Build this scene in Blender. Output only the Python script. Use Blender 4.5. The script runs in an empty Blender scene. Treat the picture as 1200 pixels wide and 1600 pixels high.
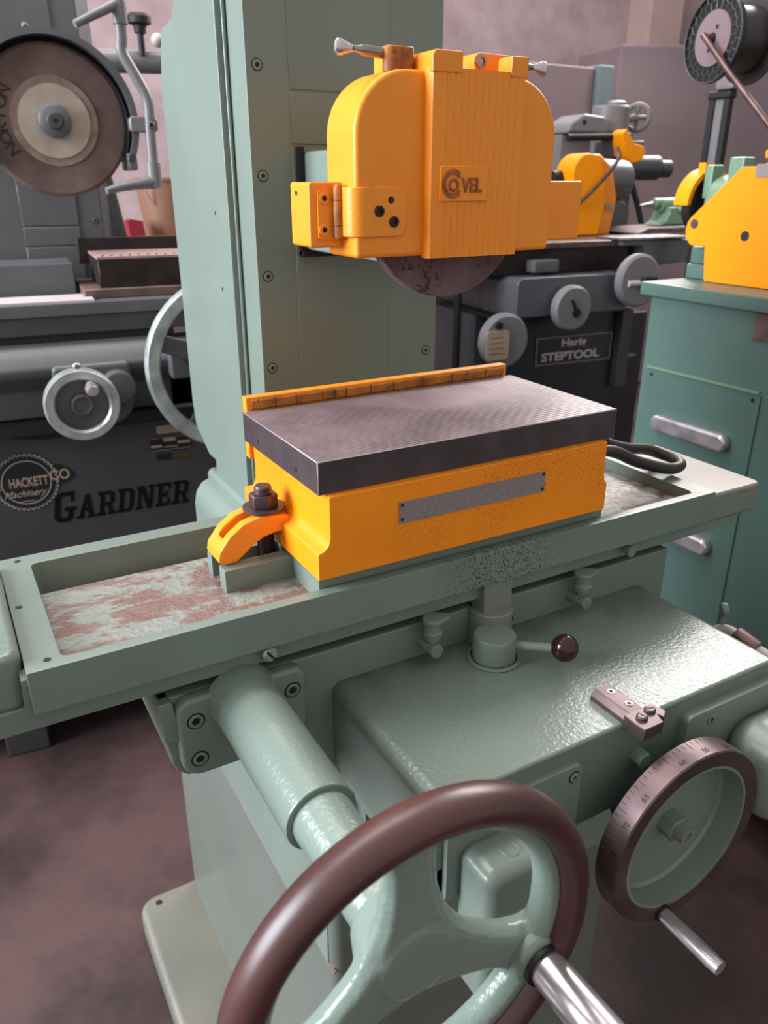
import bpy, bmesh, math, random
from mathutils import Vector, Matrix
random.seed(7)
PI = math.pi
S = bpy.context.scene
COL = S.collection

# ------------------------------------------------------------------ camera, world, lights, exposure
cam_d = bpy.data.cameras.new('camera'); cam = bpy.data.objects.new('camera', cam_d); COL.objects.link(cam)
S.camera = cam
yaw, pitch, roll = 0.51602, 0.39886, 0.00085
fw = Vector((math.sin(yaw)*math.cos(pitch), math.cos(yaw)*math.cos(pitch), -math.sin(pitch)))
rt = Vector((math.cos(yaw), -math.sin(yaw), 0)); up = rt.cross(fw)
r2 = rt*math.cos(roll)+up*math.sin(roll); u2 = up*math.cos(roll)-rt*math.sin(roll)
M = Matrix((r2, u2, -fw)).transposed().to_4x4(); M.translation = Vector((-0.22152, -0.48843, 1.24650))
cam.matrix_world = M
cam_d.sensor_fit = 'VERTICAL'; cam_d.sensor_height = 36.0; cam_d.sensor_width = 27.0
cam_d.lens = 36.0*1223.6/1600.0
cam_d.clip_start = 0.02; cam_d.clip_end = 60
cam_d.dof.use_dof = True; cam_d.dof.focus_distance = 0.66; cam_d.dof.aperture_fstop = 11.0

S.view_settings.view_transform = 'Standard'; S.view_settings.look = 'None'
S.view_settings.gamma = 1.0; S.view_settings.use_curve_mapping = False
S.view_settings.exposure = 1.3

W = bpy.data.worlds.new('world'); S.world = W; W.use_nodes = True
bg = W.node_tree.nodes['Background']; bg.inputs[0].default_value = (1.0, 0.975, 0.95, 1); bg.inputs[1].default_value = 0.295

def area(name, loc, target, sx, sy, power, col):
    d = bpy.data.lights.new(name, 'AREA'); d.shape = 'RECTANGLE'; d.size = sx; d.size_y = sy; d.energy = power; d.color = col
    o = bpy.data.objects.new(name, d); COL.objects.link(o); o.location = loc
    o.rotation_euler = (Vector(target)-Vector(loc)).to_track_quat('-Z', 'Y').to_euler()
    return o
area('window_light', (-3.4, 1.3, 2.2), (0.2, 0.7, 0.9), 2.2, 2.2, 160, (0.86, 0.92, 1.0))
area('ceiling_light_far', (3.5, 2.3, 3.15), (0.6, 0.2, 0.9), 1.7, 1.3, 62, (1.0, 0.95, 0.94))
area('ceiling_light_near', (-0.3, 1.2, 3.4), (-0.3, 1.2, 0), 2.4, 0.6, 26, (1.0, 0.95, 0.94))
area('wall_fill_light', (2.2, 3.6, 3.9), (2.2, 3.9, 0), 4.5, 0.5, 32, (1.0, 0.95, 0.94))  # added fill lamp to brighten the back wall, not a known fixture

# ------------------------------------------------------------------ materials
def lin(c):
    f = lambda v: v/12.92 if v <= 0.04045 else ((v+0.055)/1.055)**2.4
    return tuple(f(v/255.0) for v in c)+(1,)
class NT:
    def __init__(s, name):
        s.m = bpy.data.materials.new(name); s.m.use_nodes = True; s.t = s.m.node_tree; s.b = s.t.nodes['Principled BSDF']
        s.co = s.t.nodes.new('ShaderNodeTexCoord').outputs['Object']
    def n(s, k, **kw):
        x = s.t.nodes.new(k)
        for a, v in kw.items(): setattr(x, a, v)
        return x
    def l(s, a, b): s.t.links.new(a, b)
    def noise(s, scale, detail=3, rough=.5, co=None):
        x = s.n('ShaderNodeTexNoise'); x.inputs['Scale'].default_value = scale; x.inputs['Detail'].default_value = detail; x.inputs['Roughness'].default_value = rough
        s.l(co or s.co, x.inputs['Vector']); return x.outputs['Fac']
    def ramp(s, fac, stops):
        x = s.n('ShaderNodeValToRGB'); s.l(fac, x.inputs[0]); e = x.color_ramp.elements
        while len(e) < len(stops): e.new(0.5)
        for i, (p, c) in enumerate(stops): e[i].position = p; e[i].color = c
        return x.outputs[0]
    def mix(s, fac, a, b):
        x = s.n('ShaderNodeMix', data_type='RGBA')
        if isinstance(fac, (int, float)): x.inputs[0].default_value = fac
        else: s.l(fac, x.inputs[0])
        for v, i in ((a, 6), (b, 7)):
            if isinstance(v, tuple): x.inputs[i].default_value = v
            else: s.l(v, x.inputs[i])
        return x.outputs[2]
    def math(s, op, a, b=None):
        x = s.n('ShaderNodeMath', operation=op)
        for v, i in ((a, 0), (b, 1)):
            if v is None: continue
            if isinstance(v, (int, float)): x.inputs[i].default_value = v
            else: s.l(v, x.inputs[i])
        return x.outputs[0]
    def bump(s, h, strength, dist=0.001):
        x = s.n('ShaderNodeBump'); x.inputs['Strength'].default_value = strength; x.inputs['Distance'].default_value = dist
        s.l(h, x.inputs['Height']); s.l(x.outputs[0], s.b.inputs['Normal'])
    def col(s, c):
        if isinstance(c, tuple): s.b.inputs['Base Color'].default_value = c
        else: s.l(c, s.b.inputs['Base Color'])
    def set(s, rough=.5, metal=0, spec=.5):
        s.b.inputs['Roughness'].default_value = rough; s.b.inputs['Metallic'].default_value = metal
        s.b.inputs['Specular IOR Level'].default_value = spec; return s.m
G0, G1 = (0, 0, 0, 1), (1, 1, 1, 1)
def paint(name, c, c2=None, rough=.35, bs=160, bstr=.15, vs=6, speck=None, speck_scale=220, speck_thr=.66, spec=.5):
    k = NT(name); c2 = c2 or tuple(int(v*.88) for v in c)
    f = k.ramp(k.noise(vs, 4), [(.35, G0), (.7, G1)])
    base = k.mix(f, lin(c), lin(c2))
    if speck:
        m1 = k.ramp(k.noise(speck_scale, 2), [(speck_thr, G0), (speck_thr+.03, G1)])
        m2 = k.ramp(k.noise(9, 2), [(.45, G0), (.62, G1)])
        base = k.mix(k.math('MULTIPLY', m1, m2), base, lin(speck))
    k.col(base)
    if bstr: k.bump(k.noise(bs, 2), bstr, .0006)
    return k.set(rough, 0, spec)
def metal(name, c, rough=.35, met=1, bs=0, bstr=.1, c2=None):
    k = NT(name)
    k.col(k.mix(k.ramp(k.noise(30, 4), [(.35, G0), (.65, G1)]), lin(c), lin(c2 or tuple(int(v*.8) for v in c))))
    if bs: k.bump(k.noise(bs, 3), bstr, .0005)
    return k.set(rough, met)
MT = {}
MT['mint'] = paint('mint_paint', (117, 130, 121), (110, 122, 114), .30, 220, .22)
MT['mint_rough'] = paint('mint_paint_thick', (121, 136, 127), (114, 128, 119), .25, 300, .65)
MT['mint_dirty'] = paint('mint_paint_grimy', (117, 128, 120), (122, 122, 112), .36, 200, .3, 9, (70, 66, 58), 420, .66)
k = NT('mint_paint_speckled')
sx_ = k.n('ShaderNodeSeparateXYZ'); k.l(k.co, sx_.inputs[0])
near = k.ramp(k.math('ABSOLUTE', k.math('SUBTRACT', sx_.outputs[0], .055)), [(.03, G1), (.085, G0)])
front = k.math('LESS_THAN', sx_.outputs[1], -.085)
dots = k.ramp(k.noise(700, 2), [(.56, G0), (.60, G1)])
dots = k.math('MULTIPLY', k.math('MULTIPLY', dots, near), front)
k.col(k.mix(dots, k.mix(k.ramp(k.noise(9, 4), [(.35, G0), (.7, G1)]), lin((117, 130, 121)), lin((110, 122, 114))), lin((40, 38, 34))))
k.bump(k.noise(220, 2), .22, .0006); MT['mint_speck'] = k.set(.32)
MT['mint_dusty_shaded'] = paint('mint_paint_dusty_shaded', (104, 109, 102), (98, 104, 97), .34, 200, .2)  # dust film, plus darkening painted in for the weaker light low on the pedestal
MT['dusty_beige'] = paint('dusty_base_paint', (116, 112, 100), (104, 106, 97), .4, 200, .3, 9, (40, 36, 30), 260, .68)
k = NT('mint_paint_grime')
sy_ = k.n('ShaderNodeSeparateXYZ'); k.l(k.co, sy_.inputs[0])
gr = k.math('ADD', k.math('MULTIPLY', sy_.outputs[1], 6.0), k.math('MULTIPLY', k.noise(16, 6, .65), .75))
gr = k.ramp(gr, [(.52, G0), (.80, (.75, .75, .75, 1))])
k.col(k.mix(gr, k.mix(k.ramp(k.noise(6, 4), [(.35, G0), (.7, G1)]), lin((112, 124, 115)), lin((104, 115, 106))), lin((62, 62, 54))))
k.bump(k.noise(300, 2), .8, .0006); MT['mint_knee'] = k.set(.28)
MT['teal'] = paint('teal_paint', (80, 106, 99), (76, 100, 93), .38, 150, .2)
MT['pale_green'] = paint('pale_green_paint', (112, 142, 118), (104, 134, 110), .35, 120, .2)
MT['yellow'] = paint('yellow_paint', (244, 146, 24), (236, 137, 20), .42, 300, .35)
MT['yellow_worn'] = paint('yellow_paint_worn', (250, 145, 4), (244, 137, 4), .42, 300, .3, 7, (100, 62, 8), 900, .59)
MT['yellow_far'] = paint('yellow_paint_smooth', (250, 150, 2), (246, 146, 2), .45, 100, .05, spec=.2)
MT['yellow_dirty'] = paint('yellow_paint_grimy', (190, 110, 24), (110, 64, 18), .5, 240, .3, 40, (50, 34, 14), 200, .58)
MT['orange_logo'] = paint('logo_paint', (170, 92, 34), (128, 66, 28), .5, 240, .2, 80)
MT['grey'] = paint('grey_paint', (90, 90, 92), (82, 82, 85), .38, 120, .12)
MT['grey_dark'] = paint('dark_grey_paint', (64, 64, 66), (58, 58, 61), .42, 120, .12)
MT['grey_light'] = paint('light_grey_paint', (118, 115, 117), (108, 106, 109), .4, 120, .1)
MT['navy'] = paint('dark_navy_paint', (40, 40, 48), (34, 34, 42), .42, 120, .1)
MT['harig'] = paint('steel_grey_paint', (84, 84, 90), (78, 78, 84), .3, 120, .1)
MT['black'] = NT('black'); MT['black'].col(lin((10, 10, 12))); MT['black'] = MT['black'].set(.6)
MT['letter_black'] = paint('black_lettering', (12, 12, 13), (9, 9, 10), .7, 50, 0, spec=.15)
MT['rubber'] = paint('black_rubber', (42, 34, 36), (34, 28, 30), .42, 200, .1)
MT['steel'] = metal('bare_steel', (165, 158, 158), .34, 1, 300, .1)
MT['chrome'] = metal('polished_steel', (222, 212, 216), .24, .75)
MT['iron'] = metal('brown_steel', (100, 82, 82), .4, .6, 260, .15)
MT['iron_dark'] = metal('dark_steel', (60, 49, 49), .45, .7, 260, .15)
MT['satin'] = metal('satin_steel', (190, 194, 192), .32, .5, 200, .08)
MT['worn_edge'] = metal('worn_bright_edge', (170, 158, 160), .4, .4)
MT['brass'] = metal('old_brass', (120, 92, 50), .5, .8)
MT['copper'] = metal('dull_copper', (116, 92, 88), .4, .8)
MT['wheel_stone'] = paint('abrasive_stone', (110, 90, 93), (86, 69, 72), .8, 600, .7, 30, (62, 48, 46), 240, .58)
MT['wheel_brown'] = paint('brown_abrasive', (112, 92, 86), (66, 49, 46), .85, 300, .5, 9)
MT['paper'] = paint('wheel_blotter_paper', (170, 158, 146), (150, 132, 120), .8, 60, .05, 20)
MT['blotter_edge'] = paint('stained_blotter', (138, 116, 104), (112, 88, 80), .8, 60, .05, 30)
MT['rim'] = paint('brown_rim', (76, 46, 43), (60, 35, 33), .36, 60, .08, 14)
MT['burgundy'] = paint('burgundy_plastic', (48, 14, 22), (42, 12, 20), .18, 50, .0)
MT['tag'] = paint('cream_tag', (168, 146, 128), (150, 126, 110), .7, 40, .05)
MT['red'] = paint('red_plastic', (140, 26, 40), (124, 22, 34), .5, 40, .05)
MT['peach'] = paint('peach_plastic', (132, 92, 72), (122, 84, 66), .5, 40, .05)
MT['white'] = paint('white_plastic', (186, 174, 174), (176, 164, 164), .5, 40, .0)
MT['rust'] = paint('rusty_steel', (104, 78, 72), (70, 52, 48), .6, 200, .3, 16)
MT['rust_light'] = paint('worn_pink_steel', (150, 124, 120), (128, 102, 98), .5, 200, .3, 16)
MT['sheet'] = paint('grey_sheet_metal', (122, 104, 107), (110, 93, 97), .35, 30, .1, 2.5)
# chuck face: fine laminations run lengthwise
k = NT('laminated_steel')
sep = k.n('ShaderNodeSeparateXYZ'); k.l(k.co, sep.inputs[0])
wv = k.math('SINE', k.math('MULTIPLY', sep.outputs[1], 2*PI/.0043))
ln = k.ramp(wv, [(.35, G0), (.9, G1)])
fade = k.ramp(k.noise(10, 2), [(.33, (.25, .25, .25, 1)), (.55, G1)])
yf = k.ramp(k.math('ADD', k.math('MULTIPLY', sep.outputs[1], -6), .5), [(.2, (.3, .3, .3, 1)), (.75, G1)])
ln = k.math('MULTIPLY', k.math('MULTIPLY', ln, fade), yf)
sm = k.ramp(k.noise(14, 5, .6), [(.4, G0), (.62, G1)])
k.col(k.mix(ln, k.mix(sm, lin((148, 128, 131)), lin((120, 103, 107))), lin((40, 32, 36))))
k.bump(k.math('ADD', k.math('MULTIPLY', ln, -1), k.math('MULTIPLY', k.noise(400, 2), .3)), .5, .001)
MT['chuck'] = k.set(.38, .25)
k = NT('ground_dark_steel')
k.col(k.mix(k.ramp(k.noise(25, 5, .65), [(.4, G0), (.7, G1)]), lin((64, 54, 57)), lin((82, 70, 73))))
k.bump(k.noise(300, 3), .15, .0005); MT['chuck_side'] = k.set(.42, .25)
# drip pan floor: worn mint paint with pinkish dust
k = NT('pan_floor')
mp = k.n('ShaderNodeMapping'); k.l(k.co, mp.inputs[0]); mp.inputs['Scale'].default_value = (1, 2.2, 1)
nf = k.noise(20, 10, .68, mp.outputs[0])
k.col(k.mix(k.ramp(nf, [(.47, G0), (.52, G1)]), k.mix(k.noise(60, 3), lin((128, 136, 128)), lin((142, 144, 137))), k.mix(k.noise(40, 4), lin((132, 104, 97)), lin((112, 88, 81)))))
k.bump(k.noise(160, 6), .9, .002); MT['pan'] = k.set(.36)
# nameplate: worn engraved metal
k = NT('engraved_plate')
k.col(k.mix(k.ramp(k.noise(1000, 4, .7), [(.50, G0), (.66, G1)]), lin((146, 134, 135)), lin((84, 73, 72))))
k.bump(k.noise(260, 4), .3, .0006); MT['plate'] = k.set(.5, .2)
# floor and walls
k = NT('concrete_floor')
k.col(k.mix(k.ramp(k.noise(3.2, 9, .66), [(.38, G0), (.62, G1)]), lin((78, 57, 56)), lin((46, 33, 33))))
k.bump(k.noise(60, 6), .3, .002); MT['floor'] = k.set(.55, 0, .35)
k = NT('stained_plaster')
k.col(k.mix(k.ramp(k.noise(3.2, 8, .65), [(.38, G0), (.66, G1)]), lin((146, 124, 127)), lin((170, 149, 151))))
k.bump(k.noise(14, 5), .2, .004); MT['wall'] = k.set(.75)
MT['sheet_teal'] = paint('pale_teal_sheet', (104, 114, 116), (96, 106, 108), .45, 30, .1)
MT['pillar'] = paint('pale_plaster', (170, 144, 138), (160, 134, 130), .8, 20, .1, 4)

# ------------------------------------------------------------------ mesh helpers
def new(): return bmesh.new()
def box(b, x0, x1, y0, y1, z0, z1):
    v = [b.verts.new(p) for p in ((x0,y0,z0),(x1,y0,z0),(x1,y1,z0),(x0,y1,z0),(x0,y0,z1),(x1,y0,z1),(x1,y1,z1),(x0,y1,z1))]
    for f in ((3,2,1,0),(4,5,6,7),(0,1,5,4),(1,2,6,5),(2,3,7,6),(3,0,4,7)): b.faces.new([v[i] for i in f])
    return b
def prism(b, pts, axis, a0, a1, pts1=None):
    def mk(p, a): return {'x': (a, p[0], p[1]), 'y': (p[0], a, p[1]), 'z': (p[0], p[1], a)}[axis]
    A = [b.verts.new(mk(p, a0)) for p in pts]; B = [b.verts.new(mk(p, a1)) for p in (pts1 or pts)]
    n = len(pts); b.faces.new(A); b.faces.new(B[::-1])
    for i in range(n): b.faces.new((A[i], B[i], B[(i+1) % n], A[(i+1) % n]))
    return b
def frame(d):
    d = Vector(d).normalized(); a = Vector((0, 0, 1)) if abs(d.z) < .9 else Vector((1, 0, 0))
    u = d.cross(a).normalized(); return d, u, d.cross(u)
def lathe(b, prof, o, ax, n=32, close=True):
    # prof: (radius, height along ax)
    d, u, w = frame(ax); o = Vector(o); rings = []
    for r, h in prof:
        c = o+d*h
        if r < 1e-6: rings.append([b.verts.new(c)])
        else: rings.append([b.verts.new(c+(u*math.cos(2*PI*i/n)+w*math.sin(2*PI*i/n))*r) for i in range(n)])
    for A, B in zip(rings, rings[1:]):
        for i in range(n):
            j = (i+1) % n
            if len(A) == 1 and len(B) == 1: break
            if len(A) == 1: b.faces.new((A[0], B[j], B[i]))
            elif len(B) == 1: b.faces.new((A[i], A[j], B[0]))
            else: b.faces.new((A[i], A[j], B[j], B[i]))
    return b
def cyl(b, p0, p1, r0, r1=None, n=24):
    p0 = Vector(p0); p1 = Vector(p1); L = (p1-p0).length; r1 = r0 if r1 is None else r1
    return lathe(b, [(0, 0), (r0, 0), (r1, L), (0, L)], p0, p1-p0, n)
def hexp(b, p0, p1, r, n=6): return cyl(b, p0, p1, r, r, n)
def smoothpts(P, k=6):
    P = [Vector(p) for p in P]; out = []
    Q = [P[0]*2-P[1]]+P+[P[-1]*2-P[-2]]
    for i in range(1, len(Q)-2):
        for j in range(k):
            t = j/k; a, c, d, e = Q[i-1], Q[i], Q[i+1], Q[i+2]
            out.append(.5*((2*c)+(d-a)*t+(2*a-5*c+4*d-e)*t*t+(3*c-a-3*d+e)*t**3))
    out.append(P[-1]); return out
def tube(b, P, r, n=12, k=6, closed=False, radii=None):
    pts = smoothpts(P, k) if k else [Vector(p) for p in P]; N = len(pts); rings = []; u = None
    for i, p in enumerate(pts):
        t = (pts[min(i+1, N-1)]-pts[max(i-1, 0)]).normalized()
        if u is None: u = frame(t)[1]
        u = (u-t*u.dot(t)).normalized(); w = t.cross(u)
        rr = r if radii is None else radii[0]+(radii[1]-radii[0])*i/(N-1)
        rings.append([b.verts.new(p+(u*math.cos(2*PI*j/n)+w*math.sin(2*PI*j/n))*rr) for j in range(n)])
    for A, B in zip(rings, rings[1:]):
        for j in range(n): b.faces.new((A[j], A[(j+1) % n], B[(j+1) % n], B[j]))
    b.faces.new(rings[0][::-1]); b.faces.new(rings[-1]); return b
def torus(b, o, ax, R, sec, n=64, a0=0, a1=2*PI):
    # sec: closed list of (dr, dh)
    d, u, w = frame(ax); o = Vector(o); full = abs(a1-a0-2*PI) < 1e-6; m = n if full else n+1; rings = []
    for i in range(m):
        a = a0+(a1-a0)*i/n; e = u*math.cos(a)+w*math.sin(a)
        rings.append([b.verts.new(o+e*(R+q[0])+d*q[1]) for q in sec])
    k = len(sec)
    for i in range(n):
        A = rings[i]; B = rings[(i+1) % m]
        for j in range(k): b.faces.new((A[j], A[(j+1) % k], B[(j+1) % k], B[j]))
    if not full: b.faces.new(rings[0]); b.faces.new(rings[-1][::-1])
    return b
def ellsec(a, c, n=14): return [(a*math.cos(2*PI*i/n), c*math.sin(2*PI*i/n)) for i in range(n)]
def sphere(b, o, r, n=24):
    return lathe(b, [(r*math.sin(PI*i/14) if 0 < i < 14 else 0, -r*math.cos(PI*i/14)) for i in range(15)], o, (0, 0, 1), n)
def rrect(x0, x1, y0, y1, r, n=5):
    # r: radius, or four radii bl, br, tr, tl
    rs = (r,)*4 if isinstance(r, (int, float)) else r; out = []
    for (cx, cy, sx, sy, a), q in zip(((x0, y0, 1, 1, PI), (x1, y0, -1, 1, 1.5*PI), (x1, y1, -1, -1, 0), (x0, y1, 1, -1, .5*PI)), rs):
        if q <= 0: out.append((cx, cy)); continue
        for i in range(n+1):
            t = a+.5*PI*i/n; out.append((cx+sx*q+q*math.cos(t), cy+sy*q+q*math.sin(t)))
    return out
def bevel(b, w, seg=2, ang=30, mat=-1):
    bmesh.ops.recalc_face_normals(b, faces=b.faces)
    E = [e for e in b.edges if len(e.link_faces) == 2 and e.calc_face_angle(0) > math.radians(ang)]
    bmesh.ops.bevel(b, geom=E, offset=w, segments=seg, profile=.5, affect='EDGES', clamp_overlap=True, material=mat); return b
ORG = {}
def obj(name, b, mat, parent=None, smooth=38, wn=True, kind=None, label=None):
    bmesh.ops.remove_doubles(b, verts=b.verts, dist=1e-6)
    bmesh.ops.recalc_face_normals(b, faces=b.faces)
    mn = Vector([min(v.co[i] for v in b.verts) for i in range(3)]); mx = Vector([max(v.co[i] for v in b.verts) for i in range(3)])
    c = (mn+mx)/2
    if parent is None: c.z = mn.z
    bmesh.ops.translate(b, verts=b.verts, vec=-c)
    me = bpy.data.meshes.new(name); b.to_mesh(me); b.free()
    me.materials.append(MT[mat] if isinstance(mat, str) else mat)
    if smooth:
        me.shade_smooth(); me.set_sharp_from_angle(angle=math.radians(smooth))
    o = bpy.data.objects.new(name, me); COL.objects.link(o); ORG[o] = c
    if parent is not None: o.parent = parent; o.location = c-ORG[parent]
    else: o.location = c
    if wn and smooth:
        m = o.modifiers.new('weighted_normal', 'WEIGHTED_NORMAL'); m.keep_sharp = True
    if kind: o['kind'] = kind
    if label: o['label'] = label
    return o
def copy(o, d, parent=None):
    c = o.copy(); COL.objects.link(c); parent = parent or o.parent
    ORG[c] = ORG[o]+Vector(d); c.parent = parent; c.location = ORG[c]-(ORG[parent] if parent else Vector())
    for ch in o.children: copy(ch, d, c)
    return c
def thing(name, label, cat, loc=(0, 0, 0), rz=0, group=None, local=False):
    o = bpy.data.objects.new(name, None); COL.objects.link(o); o.location = loc; o.rotation_euler = (0, 0, rz); o.empty_display_size = .05
    ORG[o] = Vector((0, 0, 0)) if local else Vector(loc)
    o['label'] = label; o['category'] = cat
    if group: o['group'] = group
    return o
def tag(o, label, cat, group=None):
    o['label'] = label; o['category'] = cat
    if group: o['group'] = group
    return o
def text(name, s, mat, parent, size, origin, xdir, ydir, bold=0, shear=0, depth=.0006, align='LEFT', sx=1.0, space=1.0):
    cu = bpy.data.curves.new(name, 'FONT'); cu.body = s; cu.size = size; cu.offset = bold; cu.shear = shear; cu.extrude = depth; cu.align_x = align; cu.space_character = space
    t = bpy.data.objects.new(name+'_tmp', cu); COL.objects.link(t)
    dg = bpy.context.evaluated_depsgraph_get(); me = bpy.data.meshes.new_from_object(t.evaluated_get(dg))
    bpy.data.objects.remove(t)
    b = bmesh.new(); b.from_mesh(me); bpy.data.meshes.remove(me)
    X = Vector(xdir).normalized(); Y = Vector(ydir).normalized(); Z = X.cross(Y); O = Vector(origin)
    for v in b.verts: v.co = O+X*v.co.x*sx+Y*v.co.y+Z*v.co.z
    return obj(name, b, mat, parent, smooth=0)
def screw(parent, p, ax, r=.0045, h=.002, mat='iron_dark', name='socket_screw', rec=.5, ring=False):
    # round head with a recessed socket
    b = new(); lathe(b, [(r, -.001), (r, h*.7), (r*.85, h), (r*rec, h), (r*rec, h*.25), (0, h*.25)], p, ax, 18)
    o = obj(name, b, mat, parent, smooth=30, wn=False)
    c = new(); lathe(c, [(r*rec*.92, 0), (0, 0)], Vector(p)+Vector(ax).normalized()*(h*.3), ax, 6)
    obj('socket', c, 'black', o, smooth=0)
    if ring:
        c = new(); lathe(c, [(r*1.0, 0), (r*1.22, 0), (r*1.22, .0002), (r*1.0, .0003)], p, ax, 20); obj('counterbore', c, 'black', o, smooth=0)
    return o
def hole(parent, p, ax, r=.002, name='hole'):
    b = new(); lathe(b, [(r, -.001), (r, .0003), (0, .0003)], p, ax, 16); return obj(name, b, 'black', parent, smooth=0)
def slot_screw(parent, p, ax, r, h, mat, ang=.6):
    b = new(); lathe(b, [(r, -.001), (r, h*.6), (r*.75, h), (0, h)], p, ax, 20); o = obj('slotted_screw', b, mat, parent)
    d, u, w = frame(ax); e = u*math.cos(ang)+w*math.sin(ang); f = d.cross(e); P0 = Vector(p)+d*(h+.0001)
    c = new(); vs = [c.verts.new(P0+e*a*r*.85+f*bb*r*.14) for a, bb in ((-1,-1),(1,-1),(1,1),(-1,1))]; c.faces.new(vs)
    obj('slot', c, 'black', o, smooth=0); return o

def fuse(o, voxel, it=5):
    # blend the overlapping solids of one casting into a single filleted surface
    o.modifiers.clear()
    m = o.modifiers.new('remesh', 'REMESH'); m.mode = 'VOXEL'; m.voxel_size = voxel; m.use_smooth_shade = True
    m = o.modifiers.new('smooth', 'SMOOTH'); m.factor = .5; m.iterations = it
    return o
def arc_band(b, cx, cz, r0, r1, a0, a1, y0, y1, n=24):
    P = [(cx+r1*math.cos(math.radians(a0+(a1-a0)*i/n)), cz+r1*math.sin(math.radians(a0+(a1-a0)*i/n))) for i in range(n+1)]
    P += [(cx+r0*math.cos(math.radians(a1+(a0-a1)*i/n)), cz+r0*math.sin(math.radians(a1+(a0-a1)*i/n))) for i in range(n+1)]
    return prism(b, P, 'y', y0, y1)
def Rc(x0, z0, x1, z1): return [(x0, z0), (x1, z0), (x1, z1), (x0, z1)]
SLAB = {
 'A': (.86, [[(.10, .10), (.30, .10), (.52, .98), (.34, .98)], [(.56, .10), (.78, .10), (.54, .98), (.36, .98)], Rc(.24, .30, .64, .42), Rc(0, 0, .36, .12), Rc(.50, 0, .86, .12)]),
 'R': (.84, [Rc(.10, .1, .32, .9), Rc(0, 0, .42, .12), Rc(0, .86, .62, 1), Rc(.3, .42, .62, .54), [(.56, .42), (.70, .46), (.76, .56), (.76, .84), (.70, .95), (.56, 1)], [(.42, .46), (.62, .46), (.76, .10), (.56, .10)], Rc(.52, 0, .84, .12)]),
 'D': (.82, [Rc(.10, .1, .32, .9), Rc(0, 0, .58, .13), Rc(0, .87, .58, 1), [(.52, 0), (.68, .06), (.78, .20), (.78, .80), (.68, .94), (.52, 1), (.52, .86), (.57, .78), (.57, .22), (.52, .14)]]),
 'N': (.88, [Rc(.08, .1, .24, .9), Rc(0, 0, .32, .12), Rc(0, .88, .34, 1), [(.12, 1), (.36, 1), (.78, 0), (.56, 0)], Rc(.64, .08, .80, .92), Rc(.54, .88, .88, 1)]),
 'E': (.74, [Rc(.10, .1, .32, .9), Rc(0, 0, .70, .13), Rc(0, .87, .70, 1), Rc(.3, .43, .54, .56), Rc(.57, .1, .70, .30), Rc(.57, .70, .70, .9), Rc(.46, .34, .56, .66)]),
 'G': (.84, [[(.26, 0), (.12, .07), (.04, .20), (.04, .80), (.12, .93), (.26, 1), (.34, .86), (.27, .78), (.27, .22), (.34, .14)], Rc(.24, 0, .66, .14), Rc(.24, .86, .70, 1), Rc(.62, .66, .76, 1), Rc(.55, .1, .76, .44), Rc(.42, .36, .84, .48)]),
}
def slab(name, word, mat, parent, x, z, h, wscale, shear, y0, y1):
    for c in word:
        w, polys = SLAB[c]; b = new()
        for i, P in enumerate(polys):
            prism(b, [(x+(px*wscale+shear*pz)*h, z+pz*h) for px, pz in P], 'y', y0-.00002*i, y1)
        obj(name, b, mat, parent, smooth=0); x += (w*wscale+.06)*h

# ------------------------------------------------------------------ the room
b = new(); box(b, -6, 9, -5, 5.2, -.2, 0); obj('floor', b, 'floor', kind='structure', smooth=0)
b = new(); box(b, -6, 9, 5.0, 5.2, 0, 4.2); obj('wall_back', b, 'wall', kind='structure', smooth=0)
b = new(); box(b, 8.8, 9, -5, 5.0, 0, 4.2); obj('wall_right', b, 'wall', kind='structure', smooth=0)
b = new(); box(b, 5.18, 5.52, 4.75, 5.0, 0, 4.2); obj('trim_1', b, 'pillar', kind='structure', smooth=0)

# ------------------------------------------------------------------ the green surface grinder
g = thing('surface_grinder', 'mint green surface grinder with two handwheels and a yellow wheel guard', 'machine', (.19, .3, 0))
# base and pedestal
b = new(); prism(b, rrect(-.101, .49, -.12, .618, .03), 'z', 0, .06); bevel(b, .012, 4, 50); base = obj('base_plate', b, 'dusty_beige', g)
hole(base, (-.068, .595, .06), (0, 0, 1), .006, 'bolt_hole')
b = new(); prism(b, rrect(.0, .376, .0, .612, .012), 'z', .055, .75); bevel(b, .004, 2, 60); ped = obj('pedestal', b, 'mint_dusty_shaded', g)
b = new(); box(b, -.0008, .002, .0, .6, .5270, .5290); obj('panel_seam', b, 'rust_light', ped)
b = new(); box(b, -.0012, .01, .012, .6, .5290, .748); bevel(b, .0006, 1); obj('upper_panel', b, 'mint', ped)
b = new(); prism(b, [(.062, .60), (.062, .812), (.0655, .830), (.075, .843), (.088, .848), (.35, .848), (.370, .83), (.370, .60)], 'y', .2, .578); bevel(b, .006, 3, 25); obj('shoulder', b, 'mint', g)
# column foot and column
b = new(); prism(b, rrect(.0835, .352, .385, .576, .010), 'z', .78, .864); bevel(b, .01, 4, 40); foot = obj('column_foot', b, 'mint', g)
prof = [(.4113, .80), (.4113, 1.72), (.555, 1.72), (.5494, 1.4386), (.566, 1.423), (.613, 1.418), (.634, 1.36), (.630, .95), (.622, .915), (.60, .902), (.568, .884), (.54, .884), (.545, .80)]
b = new(); prism(b, prof, 'x', .0882, .347); bevel(b, .003, 2, 20); colm = obj('column', b, 'mint', g)
b = new(); box(b, .0997, .3354, .3600, .3944, .82, 1.72); bevel(b, .0012, 2); fp = obj('way_plate', b, 'mint', g)
b = new(); box(b, .1005, .334, .3950, .4125, .82, 1.72); obj('way_strip', b, 'mint', g)
b = new(); cyl(b, (.0975, .4105, .85), (.0975, .4105, 1.70), .0022, n=10); obj('weld_bead', b, 'mint_rough', g)
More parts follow.
